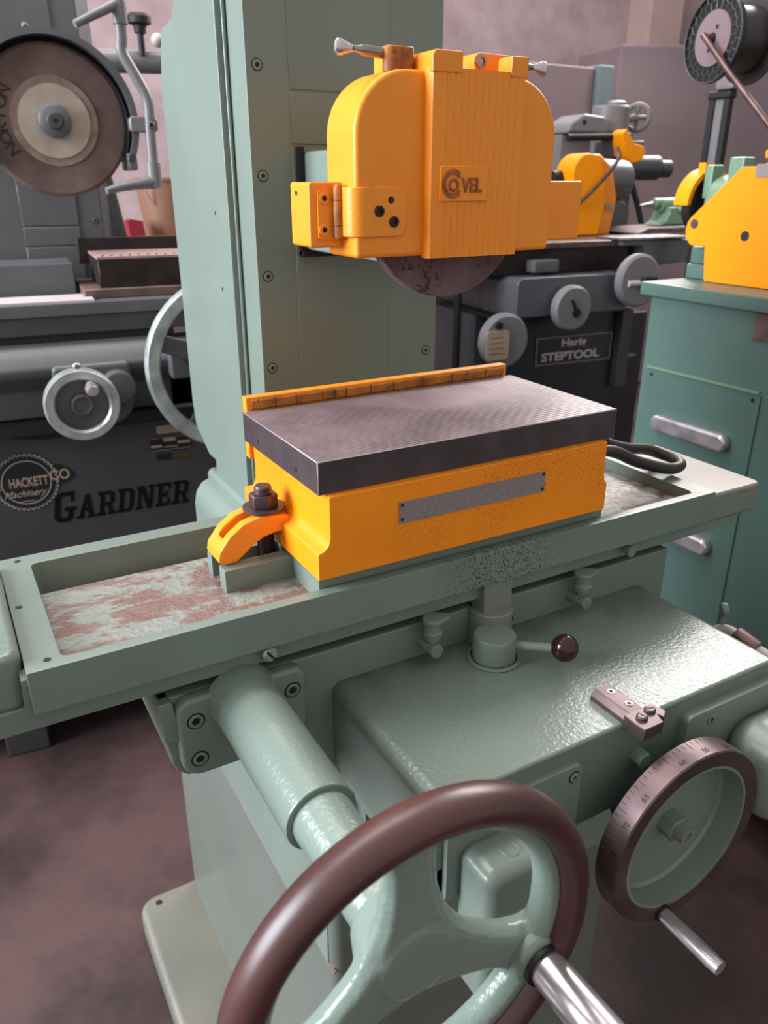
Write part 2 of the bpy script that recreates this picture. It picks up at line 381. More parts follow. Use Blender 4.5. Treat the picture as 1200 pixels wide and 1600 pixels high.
for x0, x1, z0, z1 in ((.1462, .2655, .98, 1.280), (.1462, .2655, 1.2835, 1.3330), (.1462, .2655, 1.3350, 1.60)):
    pb = new(); box(pb, x0, x1, .3585, .361, z0, z1); bevel(pb, .0008, 1); obj('cover_panel', pb, 'mint', fp)
s0 = screw(fp, (.1121, .36, 1.3554), (0, -1, 0), 0.0050, .0012, 'mint', ring=True)
for dx, z in ((0, 1.2522), (-.0004, 1.1497), (-.001, 1.0475), (.2088, 1.048)): copy(s0, (dx, 0, z-1.3554))
for y, z in ((.455, 1.213), (.45, 1.128)): hole(colm, (.0882, y, z), (-1, 0, 0), .0022)
# spindle head between column and guard
b = new(); box(b, .1575, .300, .19, .37, 1.176, 1.277); bevel(b, .004, 2); obj('spindle_head', b, 'mint', g)
b = new(); box(b, .150, .157, .352, .362, 1.172, 1.281); obj('head_gib', b, 'black', g)
b = new(); box(b, .150, .31, .345, .358, 1.1695, 1.175); obj('head_wiper', b, 'iron_dark', g)

# ---- wheel guard
b = new(); prism(b, rrect(.1075, .3205, 1.185, 1.3325, (.004, .004, .05, .05), 10), 'y', .14, .196); bevel(b, .0075, 4, 50); gd = obj('wheel_guard', b, 'yellow', g)
xs = [(.1735, .140), (.1735, .1345), (.1755, .1295)]
for i in range(11):
    x = .1885+i*.0072; xs += [(x, .1285), (x+.0012, .1292), (x+.0030, .1292), (x+.0042, .1285)]
xs += [(.2705, .1285), (.2735, .1335), (.2735, .140)]
b = new(); prism(b, xs, 'z', 1.1835, 1.334); obj('ribbed_panel', b, 'yellow', gd, smooth=25)
b = new(); prism(b, [(.1738, 1.330), (.1735, 1.3425), (.1765, 1.3465), (.204, 1.3465), (.204, 1.330)], 'y', .1277, .178); bevel(b, .0015, 2); obj('hinge_lug', b, 'yellow', gd)
b = new(); prism(b, [(.2545, 1.330), (.2545, 1.3455), (.2565, 1.3465), (.2735, 1.3465), (.2735, 1.330)], 'y', .1277, .148); bevel(b, .0015, 2); obj('hinge_lug', b, 'yellow', gd)
b = new(); prism(b, [(.152, 1.332), (.152, 1.348), (.157, 1.3535), (.180, 1.3535), (.180, 1.332)], 'y', .172, .19); bevel(b, .002, 2); obj('latch_block', b, 'yellow', gd)
b = new(); prism(b, [(.2385, 1.332)]+[(.2445+.0075*math.cos(t), 1.3445+.0075*math.sin(t)) for t in (PI, PI*.83, PI*.67, PI*.5)]+[(.276, 1.3515), (.279, 1.349), (.279, 1.332)], 'y', .160, .184); bevel(b, .0012, 2, 40); obj('latch_block', b, 'yellow', gd)
b = new(); cyl(b, (.1535, .161, 1.331), (.1535, .161, 1.3505), .0075, n=20); box(b, .1535, .1715, .1535, .1685, 1.331, 1.3505); bevel(b, .001, 1); obj('latch_eye', b, 'yellow_dirty', gd)
def thumb(p, d, L):
    p = Vector(p); d = Vector(d); b = new()
    lathe(b, [(0, 0), (.0045, 0), (.0045, L*.5), (.003, L*.56), (.0024, L*.7)], p, d, 16)
    o = obj('latch_pin', b, 'steel', gd)
    c = new(); q = p+d*L*.68; w = Vector((0, 0, 1))
    lathe(c, [(.0024, 0), (.0036, L*.1), (.0064, L*.26), (.0062, L*.34), (.004, L*.38), (0, L*.39)], q, d, 16)
    for v in c.verts: v.co.y = q.y+(v.co.y-q.y)*.55
    obj('thumb_grip', c, 'chrome', o); return o
thumb((.150, .165, 1.3455), (-1, 0, .05), .044)
thumb((.277, .168, 1.3465), (1, -.05, -.06), .045)
b = new(); lathe(b, [(.0055, 0), (.0055, .002), (.0035, .002), (.0035, .0005), (0, .0005)], (.2445, .160, 1.3445), (0, -1, 0), 16); obj('pivot_bush', b, 'steel', gd)
# hinge, strap and brackets
b = new(); prism(b, rrect(.0765, .116, 1.1935, 1.2465, .003), 'y', .1665, .207); bevel(b, .002, 2, 50); br = obj('hinge_bracket', b, 'yellow', gd)
hole(br, (.0765, .193, 1.2375), (-1, 0, 0), .0022, 'set_screw_hole')
b = new(); prism(b, rrect(.0835, .1035, 1.2005, 1.2395, .002), 'y', .164, .168); hl = obj('hinge_leaf', b, 'yellow', br)
s1 = screw(gd, (.0895, .164, 1.2335), (0, -1, 0), .0052, .0012, 'yellow'); copy(s1, (-.0004, 0, -.0255))
b = new(); lathe(b, [(0, -.0215), (.0042, -.0205), (.0048, -.018), (.0048, .018), (.0042, .0215), (.0022, .0235), (0, .0238)], (.1013, .1605, 1.2215), (0, 0, 1), 20); obj('hinge_barrel', b, 'yellow_dirty', gd)
for z in (1.2112, 1.2318):
    b = new(); lathe(b, [(.0051, 0), (.0051, .0005)], (.1013, .1605, z), (0, 0, 1), 20); obj('barrel_joint', b, 'black', gd)
b = new(); prism(b, rrect(.118, .1555, 1.2025, 1.2425, (.001, .008, .008, .001)), 'y', .1373, .1415); bevel(b, .0008, 1, 50); st = obj('hinge_strap', b, 'yellow', gd)
b = new(); prism(b, [(.1025, .163), (.1025, .150), (.1040, .1435), (.1080, .1390), (.114, .1372), (.125, .1372), (.125, .143), (.112, .145), (.1085, .150), (.1085, .163)], 'z', 1.2025, 1.2425); bevel(b, .0008, 1, 60); obj('strap_bend', b, 'yellow', gd)
s2 = screw(gd, (.1285, .1375, 1.2235), (0, -1, 0), .0046, .0022, 'iron_dark'); copy(s2, (.0145, 0, -.0088))
hole(gd, (.1402, .1375, 1.2322), (0, -1, 0), .003, 'empty_screw_hole')
b = new(); prism(b, rrect(.322, .4005, 1.190, 1.2475, .002), 'y', .185, .21); bevel(b, .002, 2, 50); obj('guard_bracket', b, 'yellow', gd)
# raised maker's plaque
b = new(); box(b, .1835, .2345, .1268, .1295, 1.2305, 1.2595); bevel(b, .0008, 1); pq = obj('maker_plaque', b, 'yellow', gd)
b = new(); arc_band(b, .1965, 1.2450, .0078, .0100, 38, 322, .1256, .127); arc_band(b, .1965, 1.2450, .0110, .0118, 50, 310, .1260, .127); obj('logo_letter_c', b, 'orange_logo', pq, smooth=0)
b = new(); arc_band(b, .1972, 1.2440, .0034, .0054, 0, 359.9, .1256, .127, 32); obj('logo_letter_o', b, 'orange_logo', pq, smooth=0)
text('logo_letters', 'VEL', 'orange_logo', pq, .0165, (.2058, .1266, 1.2385), (1, 0, 0), (0, 0, 1), .0004, 0, .0010, sx=.80)
# grinding wheel
b = new(); lathe(b, [(0, -.007), (.03, -.007), (.03, -.0065), (.0868, -.0065), (.0878, -.0055), (.0878, .0055), (.0868, .0065), (0, .0065)], (.2205, .174, 1.2310), (0, 1, 0), 96); obj('grinding_wheel', b, 'wheel_stone', g)

# ---- saddle
sp = [(-.132, .893), (-.1305, .86), (-.126, .838)]+[(-.106+.02*math.cos(t), .835+.02*math.sin(t)) for t in (PI*1.05, PI*1.2, PI*1.35, PI*1.5)]+[(-.05, .813), (-.035, .80), (-.02, .772), (.405, .772), (.405, .893)]
b = new(); prism(b, sp, 'y', .010, .158); bevel(b, .0025, 2, 40); sad = obj('saddle', b, 'mint', g)
b = new(); prism(b, [(-.132, .893), (-.122, .893), (-.117, .862), (-.121, .855), (-.1305, .858)], 'y', .004, .02); bevel(b, .0015, 2, 40); obj('way_end', b, 'mint', sad)
# table: drip pan
def pan(x0, x1, y0, y1, z0, z1, px0, px1, py0, py1, pz):
    b = new()
    O = [b.verts.new(p) for p in ((x0,y0,z1),(x1,y0,z1),(x1,y1,z1),(x0,y1,z1))]; B = [b.verts.new((v.co.x, v.co.y, z0)) for v in O]
    I = [b.verts.new(p) for p in ((px0,py0,z1),(px1,py0,z1),(px1,py1,z1),(px0,py1,z1))]; F = [b.verts.new((v.co.x, v.co.y, pz)) for v in I]
    b.faces.new(B[::-1]); b.faces.new(F)
    for i in range(4):
        j = (i+1) % 4; b.faces.new((O[i], O[j], I[j], I[i])); b.faces.new((B[i], B[j], O[j], O[i])); b.faces.new((I[i], I[j], F[j], F[i]))
    b.edges.ensure_lookup_table()
    E = [e for e in b.edges if {e.verts[0] in I, e.verts[1] in I} == {True, False} and (e.verts[0] in F or e.verts[1] in F)]
    bmesh.ops.bevel(b, geom=E, offset=.006, segments=4, profile=.5, affect='EDGES')
    return b
b = pan(-.2128, .442, -.0073, .1805, .922, .955, -.1895, .4206, .0033, .1610, .9245); bevel(b, .0011, 2, 40); tab = obj('table', b, 'mint_speck', g)
b = new(); prism(b, [(.0036, .9235), (.0036, .9425), (.122, .9425), (.1285, .9415), (.134, .932), (.142, .9265), (.1605, .9255), (.1605, .9235)], 'x', -.1892, .4203); bevel(b, .002, 2, 25); obj('pan_floor', b, 'pan', tab)
b = new(); box(b, -.36, .50, .004, .165, .9035, .9225); bevel(b, .001, 1); obj('table_way', b, 'mint', tab)
h0 = hole(tab, (-.2065, .0873, .955), (0, 0, 1), .0025)
for x, y in ((-.1985, .1706), (-.1985, .0037)): copy(h0, (x+.2065, y-.0873, 0))
b = new(); prism(b, rrect(.0, .2955, .0045, .158, .001), 'z', .938, .9655); bevel(b, .0008, 1); obj('work_platform', b, 'mint', tab)
for x0, x1 in ((-.0585, .001), (.294, .338)):
    for y0, y1 in ((.0545, .0695), (.0885, .1)):
        b = new(); box(b, x0, x1, y0, y1, .940, .962); bevel(b, .0012, 2); obj('slot_block', b, 'mint', tab)
b = new(); prism(b, rrect(-.40, -.2135, .006, .165, .010), 'z', .9205, .9630); bevel(b, .006, 3, 50); obj('end_guard', b, 'mint_rough', tab)
b = new(); prism(b, rrect(.4435, .530, .001, .156, (.004, .01, .01, .004)), 'z', .915, .947); bevel(b, .004, 3, 50); obj('end_guard', b, 'mint_dirty', tab)
b = new(); prism(b, [(-.2165, .948), (-.2125, .948), (-.2105, .9225), (-.2175, .9225)], 'y', -.003, .012); obj('guard_tab', b, 'mint', tab)
slot_screw(tab, (-.0455, .000, .913), (0, -1, 0), .0062, .004, 'satin', 2.2)
b = new(); lathe(b, [(.0, 0), (.004, 0), (.0055, .012), (0, .012)], (.330, .004, .9135), (0, -1, 0), 16); obj('stop_pin', b, 'mint', tab)
# oil cups on the saddle
def oilcup(x):
    o = None; b = new(); cyl(b, (x, .012, .874), (x, -.004, .874), .007, n=16); hexp(b, (x, -.004, .874), (x, -.0125, .874), .0072); bevel(b, .0008, 1, 40); o = obj('oil_cup', b, 'mint', sad)
    b = new(); lathe(b, [(.0045, 0), (.0045, .008), (.008, .009), (.0088, .013), (.0088, .015), (.0075, .016), (.0078, .026), (0, .026)], (x, -.004, .876), (0, 0, 1), 20); obj('cup_body', b, 'mint', o)
    b = new(); prism(b, [(x+.0095*math.cos(t), -.004+.0095*math.sin(t)) for t in [PI*.25+PI*1.5*i/12 for i in range(13)]]+[(x+.0135, -.010), (x+.0145, -.004)], 'z', .9005, .9045); bevel(b, .0006, 1, 40); obj('flip_lid', b, 'mint_dirty', o)
oilcup(.1015); oilcup(.2725)
# ---- knee
b = new(); prism(b, rrect(.011, .372, .775, .86, (.003, .003, .010, .010)), 'y', -.150, .06); bevel(b, .006, 4, 50); kn = obj('knee', b, 'mint_knee', g)
b = new(); box(b, .026, .37, -.02, .30, .55, .78); obj('knee_column', b, 'mint', g)
b = new(); prism(b, rrect(.018, .1395, .772, .8455, (.002, .005, .005, .002)), 'y', -.1555, -.148); bevel(b, .001, 2, 50); cv = obj('cover_plate', b, 'mint', kn)
s3 = screw(kn, (.1315, -.1555, .8355), (0, -1, 0), .0044, .0012, 'mint', ring=True, rec=.4); copy(s3, (.0035, 0, -.0535))
b = new(); prism(b, rrect(.2505, .40, .742, .8455, (.002, .002, .005, .006)), 'y', -.1585, -.148); bevel(b, .0015, 2, 50); cvr = obj('gearbox_cover', b, 'mint', kn)
screw(kn, (.279, -.1585, .8345), (0, -1, 0), .0046, .0012, 'mint')
b = new(); prism(b, rrect(.300, .42, .742, .826, .026, 6), 'y', -.215, -.155); bevel(b, .02, 5, 50); obj('gearbox_bulge', b, 'mint_dirty', cvr)
hb = new(); hexp(hb, (.2035, -.146, .823), (.2035, -.160, .823), .0075); bevel(hb, .0008, 1, 40); obj('hex_bolt', hb, 'mint', kn)
# index block over the dial
b = new(); prism(b, [(.1835, .858), (.1835, .864), (.1875, .8695), (.2015, .8695), (.2050, .866), (.2050, .858)], 'y', -.156, -.113); bevel(b, .0005, 1, 30); ib = obj('index_block', b, 'iron', kn)
b = new(); prism(b, [(.181, -.151), (.2115, -.151), (.2135, -.163), (.2065, -.168), (.2045, -.163), (.2015, -.172), (.1815, -.172)], 'z', .860, .8705); bevel(b, .0005, 1, 30); obj('index_pointer', b, 'iron', ib)
b = new(); box(b, .178, .2052, -.148, -.116, .857, .8602); bevel(b, .0012, 2, 40); obj('index_pad', b, 'mint', kn)
s4 = screw(ib, (.1955, -.123, .8695), (0, 0, 1), .0034, .0004, 'steel', rec=.6); copy(s4, (.001, -.0185, 0))
slot_screw(ib, (.1905, -.1605, .8705), (0, 0, 1), .0045, .0028, 'iron', .3); slot_screw(ib, (.2025, -.157, .8705), (0, 0, 1), .0045, .0028, 'iron', 1.2)
# rounded gearbox bulge on the knee front
b = new(); prism(b, rrect(.029, .112, .690, .818, .010), 'y', -.191, -.150); bevel(b, .011, 5, 50); gb = obj('elevating_gearbox', b, 'mint', kn)
b = new(); torus(b, (.058, -.174, .818), (0, 0, 1), .0062, ellsec(.0006, .0005, 8), 24); obj('plug_ring', b, 'mint_dirty', gb)
b = new(); box(b, .012, .026, -.150, .0, .765, .80); bevel(b, .001, 1); obj('side_skirt', b, 'mint', kn)
# table dog lever
b = new(); box(b, .1555, .1865, -.004, .02, .888, .923); bevel(b, .001, 1); obj('lever_post', b, 'mint_dirty', g)
b = new(); lathe(b, [(0, 0), (.0205, 0), (.0205, .036), (.0195, .037), (0, .037)], (.1685, .0035, .856), (0, 0, 1), 32); lc = obj('lever_collar', b, 'mint_dirty', g)
hole(lc, (.1830, -.011, .884), (.7, -.7, 0), .0026)
b = new(); lathe(b, [(.0225, 0), (.024, .0015), (.0235, .003), (.0208, .003)], (.1520, -.026, .8595), (0, 0, 1), 36); obj('lever_flange', b, 'mint', g)
b = new(); lathe(b, [(0, 0), (.0192, 0), (.0192, .020), (.0178, .0225), (0, .0228)], (.1520, -.026, .862), (0, 0, 1), 36); lv = obj('reversing_lever', b, 'mint', g)
b = new(); tube(b, [(.160, -.032, .8745), (.189, -.064, .8795)], .0042, 12, 0); obj('lever_arm', b, 'mint', lv)
b = new(); sphere(b, (.1940, -.0685, .8805), .0120); obj('lever_ball', b, 'burgundy', lv)
# shaft housing on the saddle
AX, AZ = -.069, .880
b = new(); prism(b, rrect(-.1205, -.0165, .822, .893, (.016, .01, .010, .012)), 'y', -.001, .012); bevel(b, .004, 3, 50); fl = obj('shaft_flange', b, 'mint', g)
s5 = screw(fl, (-.1070, -.001, .8735), (0, -1, 0), .0058, .0012, 'mint', ring=True, rec=.64); copy(s5, (0, 0, -.035)); copy(s5, (.0785, 0, .0005))
b = new(); lathe(b, [(0, .005), (.028, .005), (.0265, -.004), (.0254, -.012), (.0250, -.03), (.0248, -.140), (.0240, -.1412), (0, -.1412)], (AX, 0, AZ), (0, 1, 0), 48); sh = obj('shaft_housing', b, 'mint_rough', g)
b = new(); lathe(b, [(0, -.14), (.0200, -.14), (.0204, -.146), (.0196, -.160), (.0192, -.225), (.0, -.225)], (AX, 0, AZ), (0, 1, 0), 40); obj('shaft_sleeve', b, 'mint_rough', sh)

# ---- big traverse handwheel
YR = -.258; R1 = .0975
def spoke_wheel():
    b = new()
    torus(b, (AX, YR+.006, AZ), (0, 1, 0), R1-.005, [(-.012, -.004), (-.0125, .004), (-.009, .009), (.0, .010), (.004, .006), (.004, -.004), (0, -.009), (-.008, -.009)], 72)
    lathe(b, [(0, -.0048), (.021, -.0048), (.0245, -.002), (.030, .004), (.028, .014), (.022, .03), (0, .03)], (AX, YR+.006, AZ), (0, 1, 0), 40)
    for a in (-28, 92, 212):
        t = math.radians(a); e = Vector((math.cos(t), 0, math.sin(t))); f = Vector((-math.sin(t), 0, math.cos(t)))
        Pn = [(.016, .0255), (.03, .019), (.05, .0145), (.066, .0135), (.080, .0165), (.0905, .024)]
        A = []
        for r, w in Pn:
            c = Vector((AX, YR+.006, AZ))+e*r
            A.append([b.verts.new(c+f*w*s+Vector((0, h, 0))) for s, h in ((-1, .004), (-.75, -.003), (.75, -.003), (1, .004), (.8, .013), (-.8, .013))])
        for p, q in zip(A, A[1:]):
            for i in range(6): b.faces.new((p[i], p[(i+1) % 6], q[(i+1) % 6], q[i]))
        b.faces.new(A[0]); b.faces.new(A[-1][::-1])
        if a == -28: boss = Vector((AX, YR, AZ))+e*.090
    return b, boss
b, boss = spoke_wheel(); hw = fuse(obj('traverse_handwheel', b, 'mint_rough', g, smooth=50, wn=False), .0017, 5)
b = new(); torus(b, (AX, YR, AZ), (0, 1, 0), R1, ellsec(.0098, .0125, 18), 96); obj('rim', b, 'rim', hw)
b = new(); cyl(b, boss+Vector((0, .018, 0)), boss+Vector((0, -.005, 0)), .0185, .0170, 32); bevel(b, .004, 3); obj('handle_boss', b, 'mint', hw)
b = new(); lathe(b, [(.0135, 0), (.0135, .003), (.011, .003)], boss+Vector((0, -.005, 0)), (0, -1, 0), 28); obj('handle_collar', b, 'black', hw)
b = new(); lathe(b, [(0, 0), (.0105, 0), (.0112, .004), (.0125, .05), (.0115, .092), (.008, .098), (0, .099)], boss+Vector((0, -.0065, 0)), (0, -1, 0), 32); obj('handle', b, 'chrome', hw)
# ---- cross-feed dial handwheel
CX, CZ = .2187, .770
b = new(); lathe(b, [(0, -.165), (.020, -.165), (.026, -.15), (.026, -.14)], (CX, 0, CZ), (0, 1, 0), 32); obj('cross_feed_boss', b, 'iron_dark', g)
b = new(); lathe(b, [(0, -.168), (.050, -.168), (.062, -.174), (.0745, -.1795), (.0665, -.1990), (.0635, -.1990), (.0625, -.1800), (.060, -.1775), (0, -.1770)], (CX, 0, CZ), (0, 1, 0), 64); cw = obj('cross_feed_handwheel', b, 'mint', g)
b = new(); lathe(b, [(.073, -.1790), (.0785, -.1790), (.0797, -.1800), (.0797, -.1985), (.0787, -.1997), (.0665, -.1997), (.0655, -.1985), (.068, -.185)], (CX, 0, CZ), (0, 1, 0), 96); dr = obj('dial_rim', b, 'iron', cw)
b = new()
for i in range(100):
    t = 2*PI*i/100; L = .0075 if i % 5 == 0 else .0045; e = Vector((math.cos(t), 0, math.sin(t))); f = Vector((-math.sin(t), 0, math.cos(t)))*.00022
    c = Vector((CX, -.1807, CZ))+e*.07985
    b.faces.new([b.verts.new(c+f), b.verts.new(c-f), b.verts.new(c-f-Vector((0, L, 0))), b.verts.new(c+f-Vector((0, L, 0)))])
obj('dial_marks', b, 'black', dr, smooth=0, kind='stuff')
for s, t in (('50', 66), ('55', 84), ('60', 102), ('65', 120+11), ('70', 138+11), ('75', 167)):
    t = math.radians(t); e = Vector((math.cos(t), 0, math.sin(t))); f = Vector((math.sin(t), 0, -math.cos(t)))
    text('dial_number', s, 'iron_dark', dr, .0062, Vector((CX, -.1955, CZ))+e*.07975-f*.0033, f, (0, 1, 0), 0, 0, .0002)
b = new(); hexp(b, (CX, -.176, CZ), (CX, -.1895, CZ), .0115); bevel(b, .0008, 1, 40); lathe(b, [(.0075, -.1895), (.0072, -.1985), (.0045, -.1985), (.0045, -.1965), (0, -.1965)], (CX, 0, CZ), (0, 1, 0), 20); obj('hub_nut', b, 'mint_dirty', cw)
hp = Vector((CX-.0165, -.1985, CZ-.0705))
b = new(); lathe(b, [(.0075, 0), (.0075, .003), (.005, .003)], hp, (0, -1, 0), 20); obj('handle_collar', b, 'black', cw)
b = new(); lathe(b, [(0, .002), (.0056, .002), (.0062, .006), (.0066, .05), (.0060, .058), (0, .0585)], hp, (0, -1, 0), 24); obj('handle', b, 'chrome', cw)
# lubrication fitting at the right of the knee
b = new(); tube(b, [(.366, -.030, .792), (.415, -.030, .793), (.442, -.033, .802), (.45, -.043, .8075), (.45, -.056, .8075)], .0062, 16, 5); tube(b, [(.45, -.082, .803), (.45, -.16, .79)], .0075, 16, 0); ft = obj('coolant_fitting', b, 'white', g)
b = new(); cyl(b, (.45, -.055, .8075), (.45, -.082, .803), .0105, n=10); bevel(b, .001, 1); obj('coupling', b, 'copper', ft)
b = new(); lathe(b, [(0, -.003), (.007, -.003), (.008, 0), (.007, .003), (0, .003)], (.45, -.036, .829), (1, -.6, .2), 16); tube(b, [(.45, -.035, .814), (.45, -.036, .824)], .003, 8, 0); obj('valve_key', b, 'mint', ft)

# ------------------------------------------------------------------ magnetic chuck
ch = thing('magnetic_chuck', 'yellow magnetic chuck with dark laminated top plate on the green table', 'magnetic chuck', (.147, .077, .9655))
b = new(); box(b, .0, .2955, .0, .154, 1.0335, 1.06); bevel(b, .0007, 1, 30, 1); tp = obj('top_plate', b, 'chuck_side', ch, wn=False); tp.data.materials.append(MT['worn_edge'])
b = new(); box(b, .0009, .2946, .0009, .1531, 1.0585, 1.06005); obj('laminated_face', b, 'chuck', tp, smooth=0)
for y, z in ((.119, 1.0425), (.040, 1.0425)): hole(tp, (0, y, z), (-1, 0, 0), .0022, 'screw_hole')
# body: narrower waist above a flared foot at the left end
prf = [(-.004, .9660), (-.004, .9890), (.0010, .9905), (.0045, .9940), (.0062, .9995), (.0062, 1.0335), (.283, 1.0335), (.283, 1.004), (.2845, .9965), (.288, .992), (.288, .9660)]
b = new(); prism(b, prf, 'y', -.0052, .1505); bevel(b, .0016, 2, 40); bd = obj('chuck_body', b, 'yellow_worn', ch)
b = new(); box(b, .0660, .2120, -.0062, -.0045, .9995, 1.0175); npl = obj('nameplate', b, 'plate', bd)
for x, z in ((.0685, 1.003), (.0685, 1.0152), (.2095, 1.002), (.2095, 1.0155)): hole(npl, (x, -.0062, z), (0, -1, 0), .0014, 'rivet_hole')
b = new(); box(b, .0045, .291, .156, .1665, 1.015, 1.0715); bevel(b, .001, 2); rl = obj('back_rail', b, 'yellow', ch)
b = new(); box(b, .0085, .2865, .1535, .1565, 1.0605, 1.0695); bevel(b, .0012, 1); obj('rail_face', b, 'yellow_dirty', rl)
for x in (.031, .051, .0775, .0905, .102, .128, .153, .186, .221, .262):
    b = new(); box(b, x, x+.0006, .1531, .154, 1.061, 1.0695); obj('scale_mark', b, 'black', rl, smooth=0)
b = new(); box(b, -.001, .012, .148, .162, .966, .988); bevel(b, .0015, 2); obj('rear_lug', b, 'yellow', bd)
b = new(); cyl(b, (.280, .062, 1.004), (.346, .060, 1.005), .0075, n=16); cg = obj('cable_gland', b, 'iron_dark', ch)
b = new(); tube(b, [(.286, .048, 1.004), (.343, .050, .9985), (.385, .05, .980), (.43, .048, .9650), (.455, .052, .9625), (.464, .066, .9640), (.455, .082, .968), (.43, .082, .977), (.385, .07, .989), (.340, .062, 1.005)], .0062, 12, 8); obj('power_cable', b, 'rubber', cg)

# ------------------------------------------------------------------ clamp
cl = thing('hold_down_clamp', 'curved yellow hold-down clamp with bolt at left end of the chuck', 'clamp', (-.02, .079, .9625))
def arc_clamp():
    top = [(-.0600, .966), (-.0585, .974), (-.049, .986), (-.037, .9945), (-.022, .9985), (-.008, .9975), (.001, .9952), (.0050, .9915), (.0054, .987)]
    bot = [(.001, .981), (-.008, .9825), (-.020, .980), (-.030, .975), (-.040, .9665), (-.0455, .9628), (-.056, .9628)]
    b = new(); y0, y1, s0, s1 = .0635, .0945, .0735, .0845
    # two cheeks joined at both ends leave a slot for the bolt
    n = len(top)
    def strip(ya, yb, P): prism(b, P, 'y', ya, yb)
    full = top+bot
    strip(y0, s0, full); strip(s1, y1, full)
    strip(s0, s1, [top[0], top[1], (-.052, .982), (-.041, .9660), (-.0455, .9628), (-.056, .9628)])
    strip(s0, s1, [(-.003, .9964), (.001, .9952), (.0050, .9915), (.0054, .987), (.001, .981), (-.004, .982)])
    bmesh.ops.remove_doubles(b, verts=b.verts, dist=1e-5)
    return b
b = arc_clamp(); bmesh.ops.recalc_face_normals(b, faces=b.faces); fuse(obj('clamp_strap', b, 'yellow', cl, smooth=45, wn=False), .0009, 6)
BX, BY = -.0135, .079
b = new(); cyl(b, (BX, BY, .9435), (BX, BY, 1.001), .0075, n=18); bolt = obj('bolt', b, 'iron_dark', cl)
b = new(); lathe(b, [(.0074, 1.001)]+[p for i in range(5) for p in ((.0074, 1.0112+i*.0015), (.0066, 1.0119+i*.0015))]+[(.0062, 1.0190), (0, 1.0190)], (BX, BY, 0), (0, 0, 1), 22); obj('bolt_thread', b, 'iron', bolt)
b = new(); lathe(b, [(.0078, .9988), (.0174, .9988), (.0174, 1.0010), (.0078, 1.0010)], (BX, BY, 0), (0, 0, 1), 36); obj('washer', b, 'iron', cl)
b = new(); hexp(b, (BX, BY, 1.0010), (BX, BY, 1.0120), .0122); bevel(b, .0009, 1, 40); obj('nut', b, 'iron', cl)

# ------------------------------------------------------------------ grey grinder behind at the left
R5 = math.radians(-5)
q = thing('grey_surface_grinder', 'large dark grey surface grinder with an exposed brown grinding wheel, behind the green column', 'machine', (0, 1.2, 0), R5, local=True)
b = new(); prism(b, rrect(-.75, .36, 0, .62, .02), 'z', .115, .80); bs = obj('base', b, 'grey_dark', q)
for x in (-.263, .18):
    b = new(); box(b, x, x+.093, .0, .09, 0, .118); bevel(b, .006, 2); obj('foot_pad', b, 'grey_dark', q)
b = new(); prism(b, [(-.17, .80)]+[(-.055+.115*math.cos(t), .80+.045*math.sin(t)) for t in [PI+PI*i/16 for i in range(17)]]+[(.06, .80)], 'y', -.0015, .001); obj('arched_recess', b, 'black', bs)
b = new(); box(b, -.75, .36, -.03, .3, .775, .80); bs2 = obj('base_top', b, 'black', q)
b = new(); prism(b, [(-.05, .895), (-.055, .91), (-.035, .937), (-.01, .955), (.3, .955), (.3, .80), (.0, .80), (-.01, .86)], 'x', -.75, .20); bevel(b, .006, 3, 20); obj('bed_apron', b, 'grey', q)
b = new(); prism(b, rrect(-.035, .115, .785, .915, (.05, .05, .01, .01)), 'y', -.06, .1); bevel(b, .01, 3, 50); obj('gear_case', b, 'grey', q)
b = new(); box(b, -.75, .215, -.012, .26, .955, .968); obj('bed_gap', b, 'black', q)
b = new(); box(b, -.75, .30, -.018, .25, .968, 1.004); bevel(b, .003, 2); tb = obj('table_underside', b, 'grey_dark', q)
b = new(); box(b, -.75, .42, -.024, .26, 1.004, 1.028); bevel(b, .002, 2); tb = obj('table', b, 'grey', q)
for y0, y1 in ((-.02, .022), (.03, .072)):
    b = new(); box(b, -.75, .066, y0, y1, 1.026, 1.0335); bevel(b, .001, 1); obj('table_rail', b, 'white', tb)
b = new(); box(b, -.75, .045, .12, .26, 1.02, 1.09); bevel(b, .003, 2); obj('rear_splash', b, 'grey', q)
# column
b = new(); prism(b, [(-.40, .30), (.135, .30), (.165, .345), (.165, .75), (-.40, .75)], 'z', .9, 1.85); bevel(b, .004, 2, 30); cq = obj('column', b, 'grey', q)
for z0, z1 in ((1.02, 1.111), (1.114, 1.153), (1.156, 1.24), (1.24, 1.516), (1.519, 1.70)):
    b = new(); box(b, -.035, .082, .2965, .302, z0, z1); bevel(b, .001, 1); obj('way_cover', b, 'grey', cq)
screw(cq, (.118, .30, 1.165), (0, -1, 0), .006, .002, 'grey', ring=True)
b = new(); prism(b, [(.14, 1.0), (.14, 1.30), (.165, 1.30), (.19, 1.13), (.20, 1.0)], 'y', .335, .45); bevel(b, .006, 2, 30); obj('column_web', b, 'grey', q)
